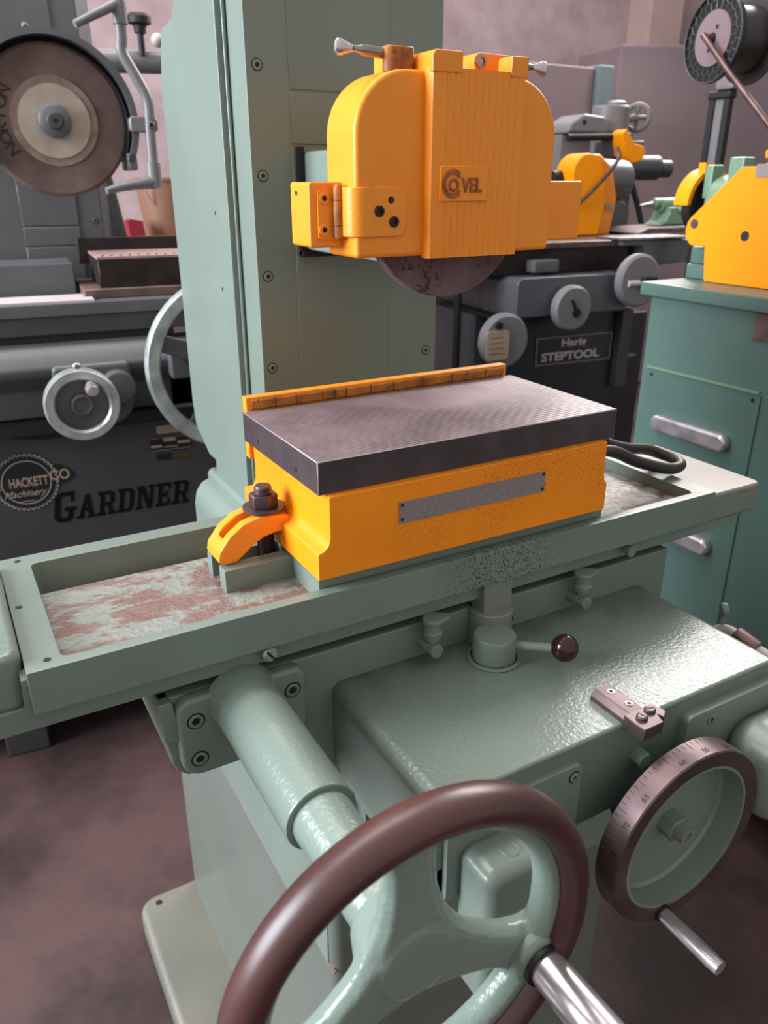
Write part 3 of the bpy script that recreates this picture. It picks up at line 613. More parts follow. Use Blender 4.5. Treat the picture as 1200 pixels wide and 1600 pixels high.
# wheel and open guard
WX, WZ = .050, 1.355
b = new(); lathe(b, [(0, .12), (.13, .12), (.1365, .126), (.1365, .165), (0, .165)], (WX, 0, WZ), (0, 1, 0), 80); gw = obj('grinding_wheel', b, 'wheel_brown', q)
b = new(); lathe(b, [(0, .1160), (.066, .1160), (.066, .1205), (0, .1205)], (WX, 0, WZ), (0, 1, 0), 56); bl = obj('paper_blotter', b, 'paper', gw)
b = new(); lathe(b, [(.066, .1180), (.080, .1180), (.080, .1205), (.066, .1205)], (WX, 0, WZ), (0, 1, 0), 56); obj('inner_ring', b, 'blotter_edge', gw)
b = new(); lathe(b, [(0, .098), (.022, .098), (.030, .104), (.030, .116), (0, .116)], (WX, 0, WZ), (0, 1, 0), 40); hub = obj('wheel_flange', b, 'grey', gw)
b = new(); lathe(b, [(0, .092), (.013, .092), (.0165, .098), (.0165, .104)], (WX, 0, WZ), (0, 1, 0), 24); obj('spindle_nut', b, 'grey_dark', hub)
hole(hub, (WX, .092, WZ), (0, -1, 0), .005)
for i, chr_ in enumerate('NORTON'):
    t = math.radians(212-i*12.5); e = Vector((math.cos(t), 0, math.sin(t))); f = Vector((math.sin(t), 0, -math.cos(t)))
    text('wheel_lettering', chr_, 'iron_dark', gw, .030, Vector((WX, .1195, WZ))+e*.087-f*.010, f, e, 0, 0, .0004)
b = new(); torus(b, (WX, 0, WZ), (0, 1, 0), .150, [(-.004, .10), (.007, .10), (.007, .20), (-.004, .20)], 60, -PI*.16+PI, PI*1.16+PI) ; wg = obj('wheel_hood', b, 'grey', q)
b = new(); torus(b, (WX, 0, WZ), (0, 1, 0), .14, [(-.02, .19), (.012, .19), (.012, .20), (-.02, .20)], 60, -PI*.16+PI, PI*1.16+PI); obj('hood_back', b, 'black', wg)
b = new(); box(b, .178, .196, .10, .2, 1.268, 1.30); bevel(b, .002, 1); obj('hood_foot', b, 'grey', wg)
b = new(); sphere(b, (.022, .12, 1.515), .006); obj('hood_screw', b, 'grey', wg)
b = new(); cyl(b, (.10, .32, 1.486), (.42, .32, 1.494), .023, n=24); obj('spindle_arm', b, 'grey_light', q)
b = new(); cyl(b, (.262, .30, 1.50), (.262, .30, 1.545), .007, n=12); lathe(b, [(0, 1.542), (.012, 1.542), (.014, 1.556), (.025, 1.560), (.025, 1.572), (.02, 1.578), (0, 1.579)], (.262, .30, 0), (0, 0, 1), 20); obj('clamp_knob', b, 'black', q)
b = new(); sphere(b, (.293, .28, 1.528), .014); obj('ball_knob', b, 'white', q)
# coolant pipe
b = new(); tube(b, [(.190, .08, 1.60), (.190, .08, 1.535), (.189, .08, 1.50), (.187, .08, 1.475), (.208, .08, 1.435), (.225, .08, 1.395), (.224, .08, 1.34), (.223, .08, 1.275)], .0105, 14, 6); cp = obj('coolant_pipe', b, 'grey_light', q)
b = new(); tube(b, [(.183, .075, 1.553), (.145, .06, 1.533), (.104, .05, 1.512)], .0085, 12, 4, radii=(.0095, .007)); obj('valve_lever', b, 'grey_light', cp)
b = new(); cyl(b, (.190, .08, 1.522), (.190, .08, 1.560), .014, n=16); obj('valve_body', b, 'grey_light', cp)
b = new(); prism(b, rrect(.186, .240, 1.338, 1.366, .008), 'y', .075, .105); bevel(b, .002, 1); obj('pipe_bracket', b, 'grey_light', cp)
screw(cp, (.226, .07, 1.350), (0, -1, 0), .007, .004, 'grey')
b = new(); cyl(b, (.223, .08, 1.235), (.223, .08, 1.282), .0145, n=16); tube(b, [(.222, .08, 1.246), (.195, .07, 1.243), (.16, .06, 1.238), (.123, .05, 1.230)], .011, 12, 4, radii=(.0135, .0065)); obj('coolant_nozzle', b, 'grey_light', cp)
# handwheels
def rim_wheel(parent, name, cx, cy, cz, R, w, disc_mat, rim_mat, n=56):
    b = new(); lathe(b, [(0, .006), (R*.22, .006), (R*.24, .0), (R*.30, .002), (R*.32, .012), (R*.70, .014), (R*.72, .03), (0, .03)], (cx, cy, cz), (0, 1, 0), n); o = obj(name, b, disc_mat, parent)
    b = new(); torus(b, (cx, cy, cz), (0, 1, 0), R*.86, [(-R*.15, -.002), (-R*.1, -.006), (R*.1, -.006), (R*.14, 0), (R*.14, .022), (R*.1, .026), (-R*.15, .026)], n); obj('rim', b, rim_mat, o)
    return o
sw = rim_wheel(q, 'feed_handwheel', .008, -.150, .856, .0685, .02, 'grey', 'satin')
b = new(); lathe(b, [(0, .055), (.009, .054), (.0125, .045), (.012, .03), (.008, .005), (.008, 0)], (.026, -.155, .895), (0, -1, 0), 20); obj('handle', b, 'chrome', sw)
b = new(); sphere(b, (.008, -.138, .928), .008); obj('lock_screw', b, 'steel', sw)
b = new(); cyl(b, (.008, -.13, .856), (.008, .0, .856), .03, n=24); obj('feed_shaft', b, 'grey', q)
b = new(); cyl(b, (.085, -.09, .868), (.085, .0, .868), .032, n=28); bevel(b, .004, 2); obj('gear_boss', b, 'grey', q)
b = new(); torus(b, (.305, -.15, .908), (0, 1, 0), .162, [(-.016, -.002), (-.012, -.009), (.008, -.009), (.013, 0), (.013, .01), (.006, .016), (-.012, .016), (-.016, .008)], 80); bwz = obj('elevating_handwheel', b, 'satin', q)
for a in (20, 140, 215, 260):
    t = math.radians(a+20); e = Vector((math.cos(t), 0, math.sin(t))); f = Vector((-math.sin(t), 0, math.cos(t))); c = Vector((.305, -.14, .908)); b = new()
    vs = [[b.verts.new(c+e*r+f*w*s+Vector((0, h, 0))) for s, h in ((-1, 0), (1, 0), (1, .012), (-1, .012))] for r, w in ((.02, .022), (.15, .016))]
    for i in range(4): b.faces.new((vs[0][i], vs[0][(i+1) % 4], vs[1][(i+1) % 4], vs[1][i]))
    b.faces.new(vs[0]); b.faces.new(vs[1][::-1]); bevel(b, .002, 1); obj('spoke', b, 'grey', bwz)
b = new(); cyl(b, (.305, -.16, .908), (.305, .0, .908), .034, n=24); obj('wheel_hub', b, 'grey', bwz)
b = new(); box(b, .19, .30, -.09, .05, .875, .945); bevel(b, .004, 2); vb = obj('valve_block', b, 'grey', q)
b = new(); lathe(b, [(0, .003), (.014, .003), (.014, 0)], (.226, -.09, .918), (0, -1, 0), 24); obj('plug', b, 'brass', vb)
# lettering, badge and data plates
yt = -.0008
slab('lettering', 'G', 'letter_black', bs, -.080, .5675, .068, .80, .18, -.0011, 0)
slab('lettering', 'ARDNER', 'letter_black', bs, -.031, .5695, .0545, .83, .18, -.0011, 0)
text('lettering', 'l', 'letter_black', bs, .06, (.150, yt, .475), (1, 0, 0), (0, 0, 1), .002, .1, .0006)
b = new(); lathe(b, [(0, .0012), (.058, .0012), (.058, 0)], (-.116, 0, .668), (0, -1, 0), 48); bdg = obj('round_badge', b, 'black', bs)
b = new()
for i in range(40):
    t0 = 2*PI*i/40; t1 = t0+2*PI/40*.52
    pr_ = [(-.116+r*math.cos(t), .668+r*math.sin(t)) for r, t in ((.0575, t0), (.0635, t0+.02), (.0655, t1), (.0575, t1))]
    prism(b, pr_, 'y', -.0012, 0)
obj('saw_teeth', b, 'black', bdg, smooth=0)
b = new()
for i in range(40):
    t0 = 2*PI*i/40; t1 = t0+2*PI/40*.5
    for (ra, ta), (rb, tb_) in (((.0565, t0), (.0610, t0+.02)), ((.0610, t0+.02), (.0625, t1)), ((.0625, t1), (.0570, t1+.02))):
        A = Vector((-.116+ra*math.cos(ta), -.0013, .668+ra*math.sin(ta))); B = Vector((-.116+rb*math.cos(tb_), -.0013, .668+rb*math.sin(tb_)))
        tube(b, [A, B], .0006, 4, 0)
obj('tooth_outline', b, 'white', bdg, smooth=0)
b = new(); torus(b, (-.116, -.0012, .668), (0, 1, 0), .047, [(-.0007, -.0006), (.0007, -.0006), (.0007, .0006), (-.0007, .0006)], 64); obj('badge_ring', b, 'white', bdg, smooth=0)
b = new(); prism(b, [(-.06, .655), (-.06, .70), (-.048, .70), (-.030, .688), (-.020, .676), (-.022, .664), (-.045, .655)], 'y', -.0012, 0); obj('badge_tail', b, 'black', bdg, smooth=0)
text('badge_lettering', 'HE', 'tag', bdg, .024, (-.190, -.0015, .6585), (1, 0, 0), (0, 0, 1), .0006, 0, .0003, sx=.85)
text('badge_lettering', 'HACKETT', 'tag', bdg, .0275, (-.150, -.0015, .6600), (1, 0, 0), (0, 0, 1), .0006, 0, .0003, sx=.62)
text('badge_lettering', 'CO', 'tag', bdg, .031, (-.0705, -.0015, .6660), (1, 0, 0), (0, 0, 1), .0006, 0, .0003, sx=.85)
text('badge_lettering', 'Machinery', 'paper', bdg, .021, (-.164, -.0015, .638), (1, 0, 0), (0, 0, 1), 0, .5, .0003, sx=.92)
b = new(); box(b, -.135, -.105, -.0016, -.001, .6265, .6280); obj('badge_dash', b, 'tag', bdg, smooth=0)
b = new(); box(b, .158, .205, -.0015, 0, .738, .756); dp = obj('data_plate', b, 'tag', bs, smooth=0)
b = new(); prism(b, [(.140, .724), (.146, .732), (.22, .732), (.232, .722), (.232, .708), (.224, .698), (.146, .698), (.14, .706)], 'y', -.002, 0); dp2 = obj('data_plate', b, 'black', bs, smooth=0)
for x0, x1, z0, z1 in ((.142, .165, .708, .7135), (.17, .196, .720, .727), (.20, .228, .712, .718), (.17, .2, .7065, .7085), (.142, .23, .7285, .7295), (.142, .228, .7005, .7015)):
    b = new(); box(b, x0, x1, -.0026, -.002, z0, z1); obj('plate_line', b, 'tag', dp2, smooth=0)
b = new(); box(b, .152, .185, -.002, 0, .678, .692); dp3 = obj('data_plate', b, 'black', bs, smooth=0)
b = new(); box(b, .185, .224, -.0015, 0, .679, .688); obj('data_plate', b, 'brass', bs, smooth=0)

# chuck standing on that grinder's table
c2 = thing('magnetic_chuck', 'rusty brown magnetic chuck on the dark grey grinder table', 'magnetic chuck', (0, 1.2, 1.028), R5, local=True)
ORG[c2] = Vector((0, 0, 1.028))
b = new(); box(b, .052, .44, .02, .235, 1.028, 1.047); bevel(b, .002, 1); obj('foot_flange', b, 'rust', c2)
b = new(); box(b, .086, .44, .028, .205, 1.046, 1.104); bevel(b, .002, 1); obj('chuck_body', b, 'iron_dark', c2)
b = new(); box(b, .085, .44, .027, .206, 1.103, 1.1075); tpc = obj('top_face', b, 'rust_light', c2)
for i in range(18):
    b = new(); prism(b, [(.095+i*.018, .04), (.098+i*.018, .04), (.104+i*.018, .075), (.101+i*.018, .075)], 'z', 1.107, 1.1079); obj('pole_strip', b, 'iron_dark', tpc, smooth=0)
b = new(); box(b, .066, .44, .208, .222, 1.08, 1.134); bevel(b, .001, 1); obj('back_rail', b, 'iron_dark', c2)

# ------------------------------------------------------------------ step tool grinder at the right rear
hq = thing('step_tool_grinder', 'dark blue grey step tool grinder with round crank wheels and a name sign', 'machine', (1.2, 1.3, 0), R5, local=True)
b = new(); box(b, .0, .405, .0, .6, 0, .90); bevel(b, .008, 2); hb_ = obj('base', b, 'navy', hq)
b = new(); box(b, .40, .60, .10, .6, 0, .86); bevel(b, .008, 2); obj('side_cabinet', b, 'navy', hq)
b = new(); box(b, -.04, .0, .12, .62, .5, .898); bevel(b, .006, 2); obj('left_housing', b, 'harig', hq)
b = new(); prism(b, rrect(-.015, .368, .898, 1.005, (.004, .004, .03, .02), 6), 'y', -.055, .45); bevel(b, .02, 5, 50); obj('saddle_cover', b, 'harig', hq)
b = new(); box(b, -.05, .42, .02, .5, .888, .900); obj('cover_gap', b, 'black', hq)
b = new(); box(b, -.25, .42, .02, .26, 1.005, 1.074); bevel(b, .004, 2); th = obj('table', b, 'iron_dark', hq)
for x0, x1 in ((-.10, .045), (.135, .30)):
    b = new(); box(b, x0, x1, .0185, .021, 1.036, 1.046); obj('table_slot', b, 'black', th, smooth=0)
b = new(); box(b, .060, .145, -.02, .03, 1.012, 1.047); bevel(b, .006, 2); obj('table_stop', b, 'grey', th)
b = new(); box(b, -.25, .68, .0, .46, 1.074, 1.092); bevel(b, .002, 1); obj('table_top', b, 'iron', hq)
b = new(); prism(b, [(.36, 1.092), (.63, 1.088), (.63, 1.025), (.47, 1.015), (.44, 1.074), (.36, 1.076)], 'y', -.02, .25); bevel(b, .004, 2, 30); rb_ = obj('table_end_bracket', b, 'grey', hq)
b = new(); box(b, .34, .60, -.03, .08, 1.0922, 1.099); bevel(b, .001, 1); obj('bright_bar', b, 'steel', hq)
b = new(); prism(b, [(.52, 1.0995), (.56, 1.115), (.86, 1.118), (.86, 1.0995)], 'y', .10, .275); bevel(b, .002, 1); obj('swivel_plate', b, 'rust', hq)
for nm, x, z, R in (('crank_wheel', -.071, .848, .074), ('crank_wheel', .147, .922, .062), ('crank_wheel', .372, .986, .074)):
    b = new(); lathe(b, [(0, -.10), (R*.9, -.10), (R, -.093), (R, -.075), (R*.92, -.07), (0, -.07)], (x, 0, z), (0, 1, 0), 48); o = obj(nm, b, 'grey_light', hq)
    b = new(); cyl(b, (x, -.07, z), (x, .0, z), R*.35, n=20); obj('crank_shaft', b, 'navy', o)
    if abs(x-.147) < .01:
        b = new(); lathe(b, [(0, .003), (.013, .003), (.013, 0)], (x+.008, -.10, z-.012), (0, -1, 0), 20); obj('keyhole', b, 'black', o)
        b = new(); prism(b, [(x-.014, z+.024), (x-.006, z+.024), (x+.012, z-.008), (x+.002, z-.008)], 'y', -.1035, -.10); obj('pointer_slot', b, 'black', o)
    if abs(x-.372) < .01:
        b = new(); cyl(b, (x-.045, -.10, z-.006), (x-.005, -.10, z-.006), .009, n=12); obj('crank_handle', b, 'white', o)
        b = new(); box(b, x+.0, x+.05, -.115, -.10, z-.028, z+.012); bevel(b, .003, 1); obj('crank_block', b, 'black', o)
    if abs(x+.071) < .01:
        b = new(); prism(b, rrect(x-.066, x+.006, .800, .880, .012), 'y', -.106, -.103); bevel(b, .0005, 1); tgp = obj('paper_tag', b, 'tag', o)
        b = new(); cyl(b, (x-.028, -.109, .893), (x-.028, -.10, .893), .010, n=14); obj('tag_knob', b, 'black', o)
        for i in range(4):
            b = new(); box(b, x-.055, x-.012, -.1064, -.106, .818+i*.014, .8195+i*.014); obj('tag_line', b, 'copper', tgp, smooth=0)
b = new(); box(b, .097, .372, -.004, .002, .745, .828); sg = obj('name_sign', b, 'navy', hb_, smooth=0)
for x0, x1, z0, z1 in ((.097, .372, .824, .828), (.097, .372, .745, .749), (.097, .101, .745, .828), (.368, .372, .745, .828)):
    b = new(); box(b, x0, x1, -.0055, -.004, z0, z1); obj('sign_border', b, 'grey_light', sg, smooth=0)
text('sign_lettering', 'Harig', 'white', sg, .031, (.186, -.0046, .7975), (1, 0, 0), (0, 0, 1), .0010, 0, .0006, sx=1.32)
text('sign_lettering', 'STEPTOOL', 'white', sg, .0335, (.118, -.0046, .7575), (1, 0, 0), (0, 0, 1), .0012, 0, .0006, sx=1.30)
b = new(); box(b, .385, .425, -.03, .05, .66, .895); bevel(b, .003, 1); obj('corner_post', b, 'grey_dark', hq)
b = new(); box(b, .40, .47, -.01, .0, .745, .752); obj('latch_bar', b, 'steel', hq)
b = new(); cyl(b, (-.14, .05, .0), (-.14, .05, 1.02), .011, n=12); obj('table_leg', b, 'black', hq)
b = new(); cyl(b, (-.24, .12, .0), (-.24, .12, 1.05), .006, n=10); obj('table_leg', b, 'black', hq)

# ------------------------------------------------------------------ machines and parts standing behind the step tool grinder
bgn = thing('belt_guard_grinder', 'yellow belt guard with grey motor behind the main wheel guard', 'grinder', (1.2, 1.3, 1.092), R5, local=True); ORG[bgn] = Vector((0, 0, 1.092))
b = new(); prism(b, [(.345, 1.093), (.43, 1.093), (.448, 1.20), (.44, 1.26), (.415, 1.30)]+[(.37+.055*math.cos(t), 1.272+.055*math.sin(t)) for t in (1.2, 1.6, 2.0, 2.4, 2.8, 3.2)]+[(.325, 1.18)], 'y', .18, .27); bevel(b, .006, 2, 30); obj('belt_guard', b, 'yellow_far', bgn)
b = new(); prism(b, [(.43, 1.093), (.49, 1.093), (.505, 1.20), (.475, 1.29), (.425, 1.325), (.39, 1.325), (.44, 1.26), (.448, 1.20)], 'y', .20, .29); bevel(b, .003, 1, 30); gsd = obj('guard_side', b, 'yellow', bgn)
b = new(); box(b, .463, .49, .197, .2, 1.165, 1.185); obj('guard_label', b, 'tag', gsd, smooth=0)
b = new(); cyl(b, (.48, .30, 1.255), (.61, .30, 1.25), .062, n=28); bevel(b, .014, 3, 40); obj('motor', b, 'grey', bgn)
b = new(); prism(b, rrect(.49, .63, 1.092, 1.185, (.004, .004, .03, .03)), 'y', .28, .45); bevel(b, .008, 2, 40); obj('motor_base', b, 'grey', bgn)
b = new(); tube(b, [(.33, .17, 1.18), (.40, .165, 1.24), (.47, .17, 1.31), (.468, .18, 1.345)], .006, 8, 5); obj('feed_rod', b, 'copper', bgn)
b = new(); cyl(b, (.285, .25, 1.255), (.335, .25, 1.255), .025, n=20); obj('spindle_end', b, 'black', bgn)

mq = thing('tool_and_cutter_grinder', 'grey turret grinder with small handwheel standing before the back wall', 'machine', (1.2, 1.3, 0), R5, local=True)
b = new(); lathe(b, [(0, 1.41), (.064, 1.41), (.066, 1.42), (.066, 1.49), (.062, 1.495), (0, 1.497)], (.772, .6, 0), (0, 0, 1), 36); obj('turret_head', b, 'grey_light', mq)
b = new(); lathe(b, [(0, 1.495), (.034, 1.495), (.034, 1.508), (.028, 1.512), (0, 1.513)], (.795, .6, 0), (0, 0, 1), 28); obj('turret_cap', b, 'grey_light', mq)
b = new(); torus(b, (.893, .6, 1.462), (.75, .66, 0), .042, ellsec(.009, .007, 10), 32); cyl(b, (.84, .6, 1.455), (.893, .6, 1.462), .013, n=14); cyl(b, (.893, .6, 1.425), (.893, .6, 1.50), .008, n=10); cyl(b, (.893-.03, .627, 1.462), (.893+.03, .573, 1.462), .008, n=10); obj('turret_handwheel', b, 'grey_light', mq)
b = new(); cyl(b, (.81, .6, 1.38), (.81, .6, 1.41), .055, n=24); box(b, .775, .90, .55, .68, 1.328, 1.385); bevel(b, .004, 1); obj('swivel_block', b, 'grey', mq)
b = new(); cyl(b, (.80, .58, 1.295), (.965, .54, 1.295), .042, n=20); bevel(b, .006, 2, 40); cyl(b, (.965, .54, 1.292), (1.01, .53, 1.292), .03, n=16); obj('spindle_nose', b, 'grey_dark', mq)
b = new(); cyl(b, (.865, .6, .0), (.865, .6, 1.33), .026, n=18); obj('support_post', b, 'grey_dark', mq)
b = new(); tube(b, [(.88, .58, 1.25), (.925, .57, 1.15), (.955, .56, 1.05)], .011, 10, 4); obj('lever', b, 'black', mq)
b = new(); prism(b, [(.53, 1.40), (.545, 1.43), (.60, 1.462), (.69, 1.455), (.71, 1.42), (.71, 1.40)], 'y', .52, .66); bevel(b, .01, 3, 30); mo = obj('motor_housing', b, 'grey_light', mq)
hole(mo, (.60, .52, 1.435), (0, -1, 0), .009)
b = new(); box(b, .53, .66, .55, .66, 1.22, 1.40); bevel(b, .01, 2); obj('motor_mount', b, 'grey_light', mq)
b = new(); cyl(b, (.52, .5, 1.385), (.72, .5, 1.392), .012, n=10); obj('cross_shaft', b, 'black', mq)
b = new(); prism(b, [(.70, 1.40), (.72, 1.415), (.76, 1.37), (.80, 1.362), (.815, 1.345), (.80, 1.315), (.76, 1.305), (.725, 1.33)], 'y', .44, .50); bevel(b, .006, 2, 40); obj('yellow_shield', b, 'yellow_far', mq)

tq = thing('tailstock', 'pale green tailstock centre on the rusty swivel plate', 'tailstock', (1.2, 1.3, 1.118), R5, local=True); ORG[tq] = Vector((0, 0, 1.118))
b = new(); prism(b, [(.665, 1.118), (.69, 1.13), (.705, 1.16), (.70, 1.172), (.76, 1.172), (.77, 1.15), (.82, 1.128), (.835, 1.118)], 'y', .17, .25); bevel(b, .005, 2, 30); obj('tailstock_body', b, 'pale_green', tq)
b = new(); cyl(b, (.665, .21, 1.183), (.79, .21, 1.186), .016, n=18); bevel(b, .004, 2, 40); cyl(b, (.69, .21, 1.178), (.74, .21, 1.178), .022, n=18); obj('quill_housing', b, 'pale_green', tq)
b = new(); cyl(b, (.61, .21, 1.178), (.668, .21, 1.180), .002, .010, 14); obj('dead_centre', b, 'steel', tq)
b = new(); sphere(b, (.745, .165, 1.166), .011); obj('clamp_knob', b, 'pale_green', tq)
b = new(); cyl(b, (.76, .2, 1.166), (.84, .2, 1.166), .008, n=12); obj('quill_screw', b, 'steel', tq)

# ------------------------------------------------------------------ green cabinet at the right and what stands on it
cb = thing('machine_cabinet', 'teal green steel cabinet with drawer pulls at the right edge', 'cabinet', (1.3, .2, 0))
b = new(); box(b, 1.0, 1.62, -.55, .615, .17, 1.045); bevel(b, .004, 2); body = obj('cabinet_body', b, 'teal', cb)
b = new(); box(b, .985, 1.64, -.57, .632, 1.045, 1.070); bevel(b, .003, 2); obj('cabinet_top', b, 'teal', cb)
for x in (1.01, 1.56):
    for y in (-.53, .55):
        lg = new(); box(lg, x, x+.045, y, y+.045, 0, .172); bevel(lg, .003, 1); obj('leg', lg, 'teal', cb)
def drawer(z0, z1, zh):
    b = new(); box(b, .996, 1.002, .342, .598, z0, z1); bevel(b, .001, 1); d = obj('drawer_front', b, 'teal', body)
    b = new(); prism(b, rrect(.384, .560, zh-.016, zh+.016, .014), 'x', .978, .998); bevel(b, .006, 3, 40); obj('drawer_pull', b, 'chrome', d)
    for y in (.355, .585):
        for z in (z0+.012, z1-.012): hole(d, (.996, y, z), (-1, 0, 0), .004)
drawer(.705, .908, .808); drawer(.36, .695, .598)
b = new(); box(b, .994, .998, .345, .598, .908, .9125); obj('drawer_lip', b, 'pale_green', body)
b = new(); box(b, .996, 1.002, -.5, .335, .36, .908); bevel(b, .001, 1); obj('side_panel', b, 'teal', body)
b = new(); box(b, .997, 1.001, .33, .379, .998, 1.042); obj('warning_label', b, 'rust', body, smooth=0)
hd = thing('belt_grinder_hood', 'flat yellow curved guard standing on the teal cabinet', 'guard', (1.18, .45, 1.07))
arc = [(.565, 1.0705), (.575, 1.134), (.606, 1.134)]+[(.603+.022*math.cos(t), 1.162+.028*math.sin(t)) for t in (-1.2, -.6, 0, .5, .95)]+[(.5186, 1.2724)]
arc += [(.42+.115*math.cos(t), 1.178+.112*math.sin(t)) for t in (1.0, 1.2, 1.4, 1.6, 1.8, 2.1, 2.5, 2.9)]+[(.285, 1.0705)]
b = new(); prism(b, arc, 'x', 1.08, 1.22); bevel(b, .003, 2, 40); hg = obj('guard_shell', b, 'yellow_far', hd)
b = new(); prism(b, rrect(.30, .4885, 1.255, 1.276, .002), 'x', 1.0785, 1.081); lb = obj('guard_label', b, 'plate', hg)
b = new(); box(b, 1.09, 1.2, .38, .485, 1.285, 1.2985); bevel(b, .002, 1); obj('top_tab', b, 'yellow_far', hg)
b = new(); lathe(b, [(.0085, 0), (.0085, .001), (.0055, .001), (0, .0008)], (1.0795, .6045, 1.1735), (-1, 0, 0), 20); obj('pivot_bolt', b, 'iron', hg)
hole(hg, (1.08, .4895, 1.157), (-1, 0, 0), .009, 'shaft_hole')
mb = thing('green_machine_base', 'small stepped teal block on the teal cabinet behind the yellow guard', 'machine part', (1.15, .605, 1.07))
b = new(); box(b, 1.106, 1.20, .580, .632, 1.0702, 1.098); bevel(b, .003, 2); obj('lower_step', b, 'teal', mb)
b = new(); box(b, 1.112, 1.20, .582, .630, 1.098, 1.131); bevel(b, .003, 2); obj('upper_step', b, 'teal', mb)
# bench grinder peeking out above the guard
bq = thing('bench_grinder', 'mint bench grinder with small yellow wheel shroud behind the yellow guard', 'grinder', (1.55, .92, 0))
b = new(); cyl(b, (1.50, .90, 1.205), (1.50, .70, 1.205), .058, n=28); bevel(b, .02, 4, 40); obj('motor', b, 'pale_green', bq)
b = new(); box(b, 1.47, 1.54, .70, .9, .0, 1.16); bevel(b, .006, 2); obj('pedestal', b, 'teal', bq)
b = new(); box(b, 1.46, 1.50, .892, .915, 1.21, 1.285); bevel(b, .004, 2); obj('shroud_bracket', b, 'pale_green', bq)
b = new(); box(b, 1.46, 1.50, .81, .85, 1.24, 1.30); bevel(b, .004, 2); obj('eye_shield_bracket', b, 'pale_green', bq)
b = new(); lathe(b, [(0, 0), (.065, 0), (.068, .003), (.068, .022), (.065, .025), (0, .025)], (1.50, .925, 1.195), (0, 1, 0), 40); obj('abrasive_wheel', b, 'rubber', bq)
b = new(); torus(b, (1.50, .930, 1.195), (0, 1, 0), .076, [(-.006, -.012), (.006, -.012), (.006, .03), (-.006, .03)], 20, PI*1.0, PI*1.75); obj('wheel_shroud', b, 'yellow_far', bq)
b = new(); box(b, 1.46, 1.49, .915, .935, 1.265, 1.29); obj('spark_arrestor', b, 'yellow_far', bq)

# ------------------------------------------------------------------ wire spool on its stand
sp_ = thing('wire_spool', 'black and grey wire spool with copper coloured crank rod, top right', 'spool', (1.38, .81, 1.44))
def spool():
    o = Vector((1.30, .812, 1.522)); d = Vector((1, -.16, 0)).normalized()
    b = new(); lathe(b, [(.0, .0), (.050, .0), (.050, .004), (.0815, .004), (.083, -.002), (.083, .010), (.03, .010)], o, d, 56); fl_ = obj('spool_flange', b, 'black', sp_)
    b = new(); lathe(b, [(0, -.0005), (.0515, -.0005), (.0515, .004)], o, d, 48); fd = obj('flange_disc', b, 'sheet', fl_)
    _, u, w = frame(d); b = new()
    for ring, (ra, rb) in enumerate(((.053, .066), (.069, .082))):
        for i in range(24):
            t = 2*PI*(i+.5*ring)/24; e = u*math.cos(t)+w*math.sin(t); tube(b, [o+e*ra-d*.0, o+e*rb], .0009, 5, 0)
    for i in range(24):
        t0 = 2*PI*i/24; t1 = 2*PI*(i+.5)/24; t2 = 2*PI*(i+1)/24
        E_ = [u*math.cos(t)+w*math.sin(t) for t in (t0, t1, t2)]
        tube(b, [o+E_[0]*.066, o+E_[1]*.069, o+E_[2]*.066], .0009, 5, 0)
    obj('honeycomb_ribs', b, 'grey_dark', fl_, smooth=0)
    b = new(); torus(b, o, d, .082, ellsec(.0016, .003, 8), 56); obj('flange_edge', b, 'grey_dark', fl_)
    for a, r in ((1.9, .022), (5.2, .022)):
        e = u*math.cos(a)+w*math.sin(a); hole(fd, o+e*r-d*.0005, -d, .0045)
    b = new(); lathe(b, [(0, -.001), (.011, -.001), (.011, .002)], o, d, 20); obj('axle_hole', b, 'black', fd)
    b = new(); lathe(b, [(.062, .010), (.062, .10), (.0, .10)], o, d, 48); obj('spool_drum', b, 'rubber', sp_)
    b = new(); lathe(b, [(0, .098), (.083, .098), (.083, .108), (0, .108)], o, d, 48); obj('spool_flange', b, 'grey_dark', sp_)
    b = new(); tube(b, [o-d*.020+Vector((0, .006, .006)), Vector((1.268, .742, 1.460)), Vector((1.245, .305, 1.080))], .0058, 12, 0); obj('crank_rod', b, 'copper', sp_)
    b = new(); cyl(b, o-d*.018, o+d*.0, .008, n=14); obj('axle', b, 'copper', sp_)
spool()
ss = thing('equipment_stand', 'slim black upright frame with a light strip below the wire spool', 'stand', (1.76, 1.15, 0))
for y0, y1 in ((1.16, 1.178), (1.112, 1.130)):
    b = new(); box(b, 1.75, 1.768, y0, y1, 0, 1.462); obj('upright', b, 'black', ss)
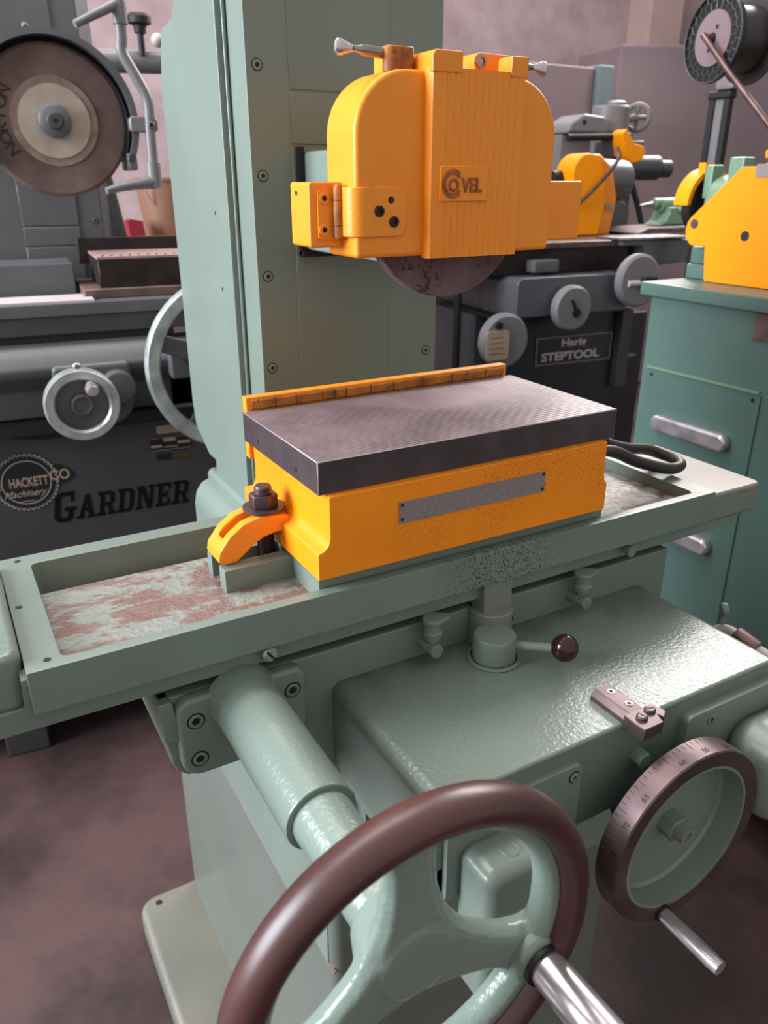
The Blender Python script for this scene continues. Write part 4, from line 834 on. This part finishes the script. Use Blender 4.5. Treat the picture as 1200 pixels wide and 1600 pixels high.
b = new(); box(b, 1.756, 1.762, 1.130, 1.16, 0, 1.455); obj('light_strip', b, 'grey_light', ss)
b = new(); box(b, 1.745, 1.775, 1.108, 1.182, 1.455, 1.474); bevel(b, .003, 1); obj('cross_bar', b, 'black', ss)
b = new(); box(b, 1.74, 1.78, 1.10, 1.16, 1.474, 1.53); bevel(b, .01, 2); obj('stand_cap', b, 'grey_light', ss)

# ------------------------------------------------------------------ things against the back wall
e1 = thing('sheet_metal_enclosure', 'low grey sheet metal enclosure with a pale teal end against the back wall', 'enclosure', (2.6, 2.9, 0))
b = new(); box(b, 2.0, 2.785, 2.75, 3.2, 0, 1.755); bevel(b, .01, 2); obj('enclosure_body', b, 'sheet', e1)
b = new(); box(b, 2.785, 2.885, 2.72, 3.2, 0, 1.765); bevel(b, .01, 2); obj('end_panel', b, 'sheet_teal', e1)
e2 = thing('machine_cover', 'tall grey sheet metal cover rising behind the wire spool', 'cover', (4.4, 2.9, 0))
b = new(); prism(b, [(3.49, 3.32), (4.9, 2.75), (6.4, 2.3), (6.6, 2.8), (3.6, 3.8)], 'z', 0, 1.975); bevel(b, .02, 2); obj('cover_shell', b, 'sheet', e2)
tag(obj('storage_cabinet', bevel(box(new(), .40, .80, 2.33, 2.7, .0, 1.0595), .004, 1), 'sheet'), 'grey storage cabinet under the peach bucket and red carton', 'cabinet')
bk = thing('plastic_bucket', 'peach plastic bucket seen between the grey grinder and the green column', 'bucket', (.575, 2.45, 1.06))
b = new(); lathe(b, [(0, 1.06), (.085, 1.06), (.105, 1.25), (.11, 1.25), (.11, 1.26), (.10, 1.26), (.082, 1.07)], (.575, 2.45, 0), (0, 0, 1), 36); obj('bucket_wall', b, 'peach', bk)
b = new(); torus(b, (.575, 2.36, 1.25), (0, 1, .2), .10, ellsec(.003, .003, 6), 24, 0, PI); obj('bail_handle', b, 'tag', bk)
rd = tag(obj('red_carton', prism(new(), [(.412, 1.061), (.405, 1.125), (.418, 1.132), (.455, 1.125), (.462, 1.061)], 'y', 2.345, 2.40), 'red', smooth=0), 'small red carton beside the peach bucket', 'carton')
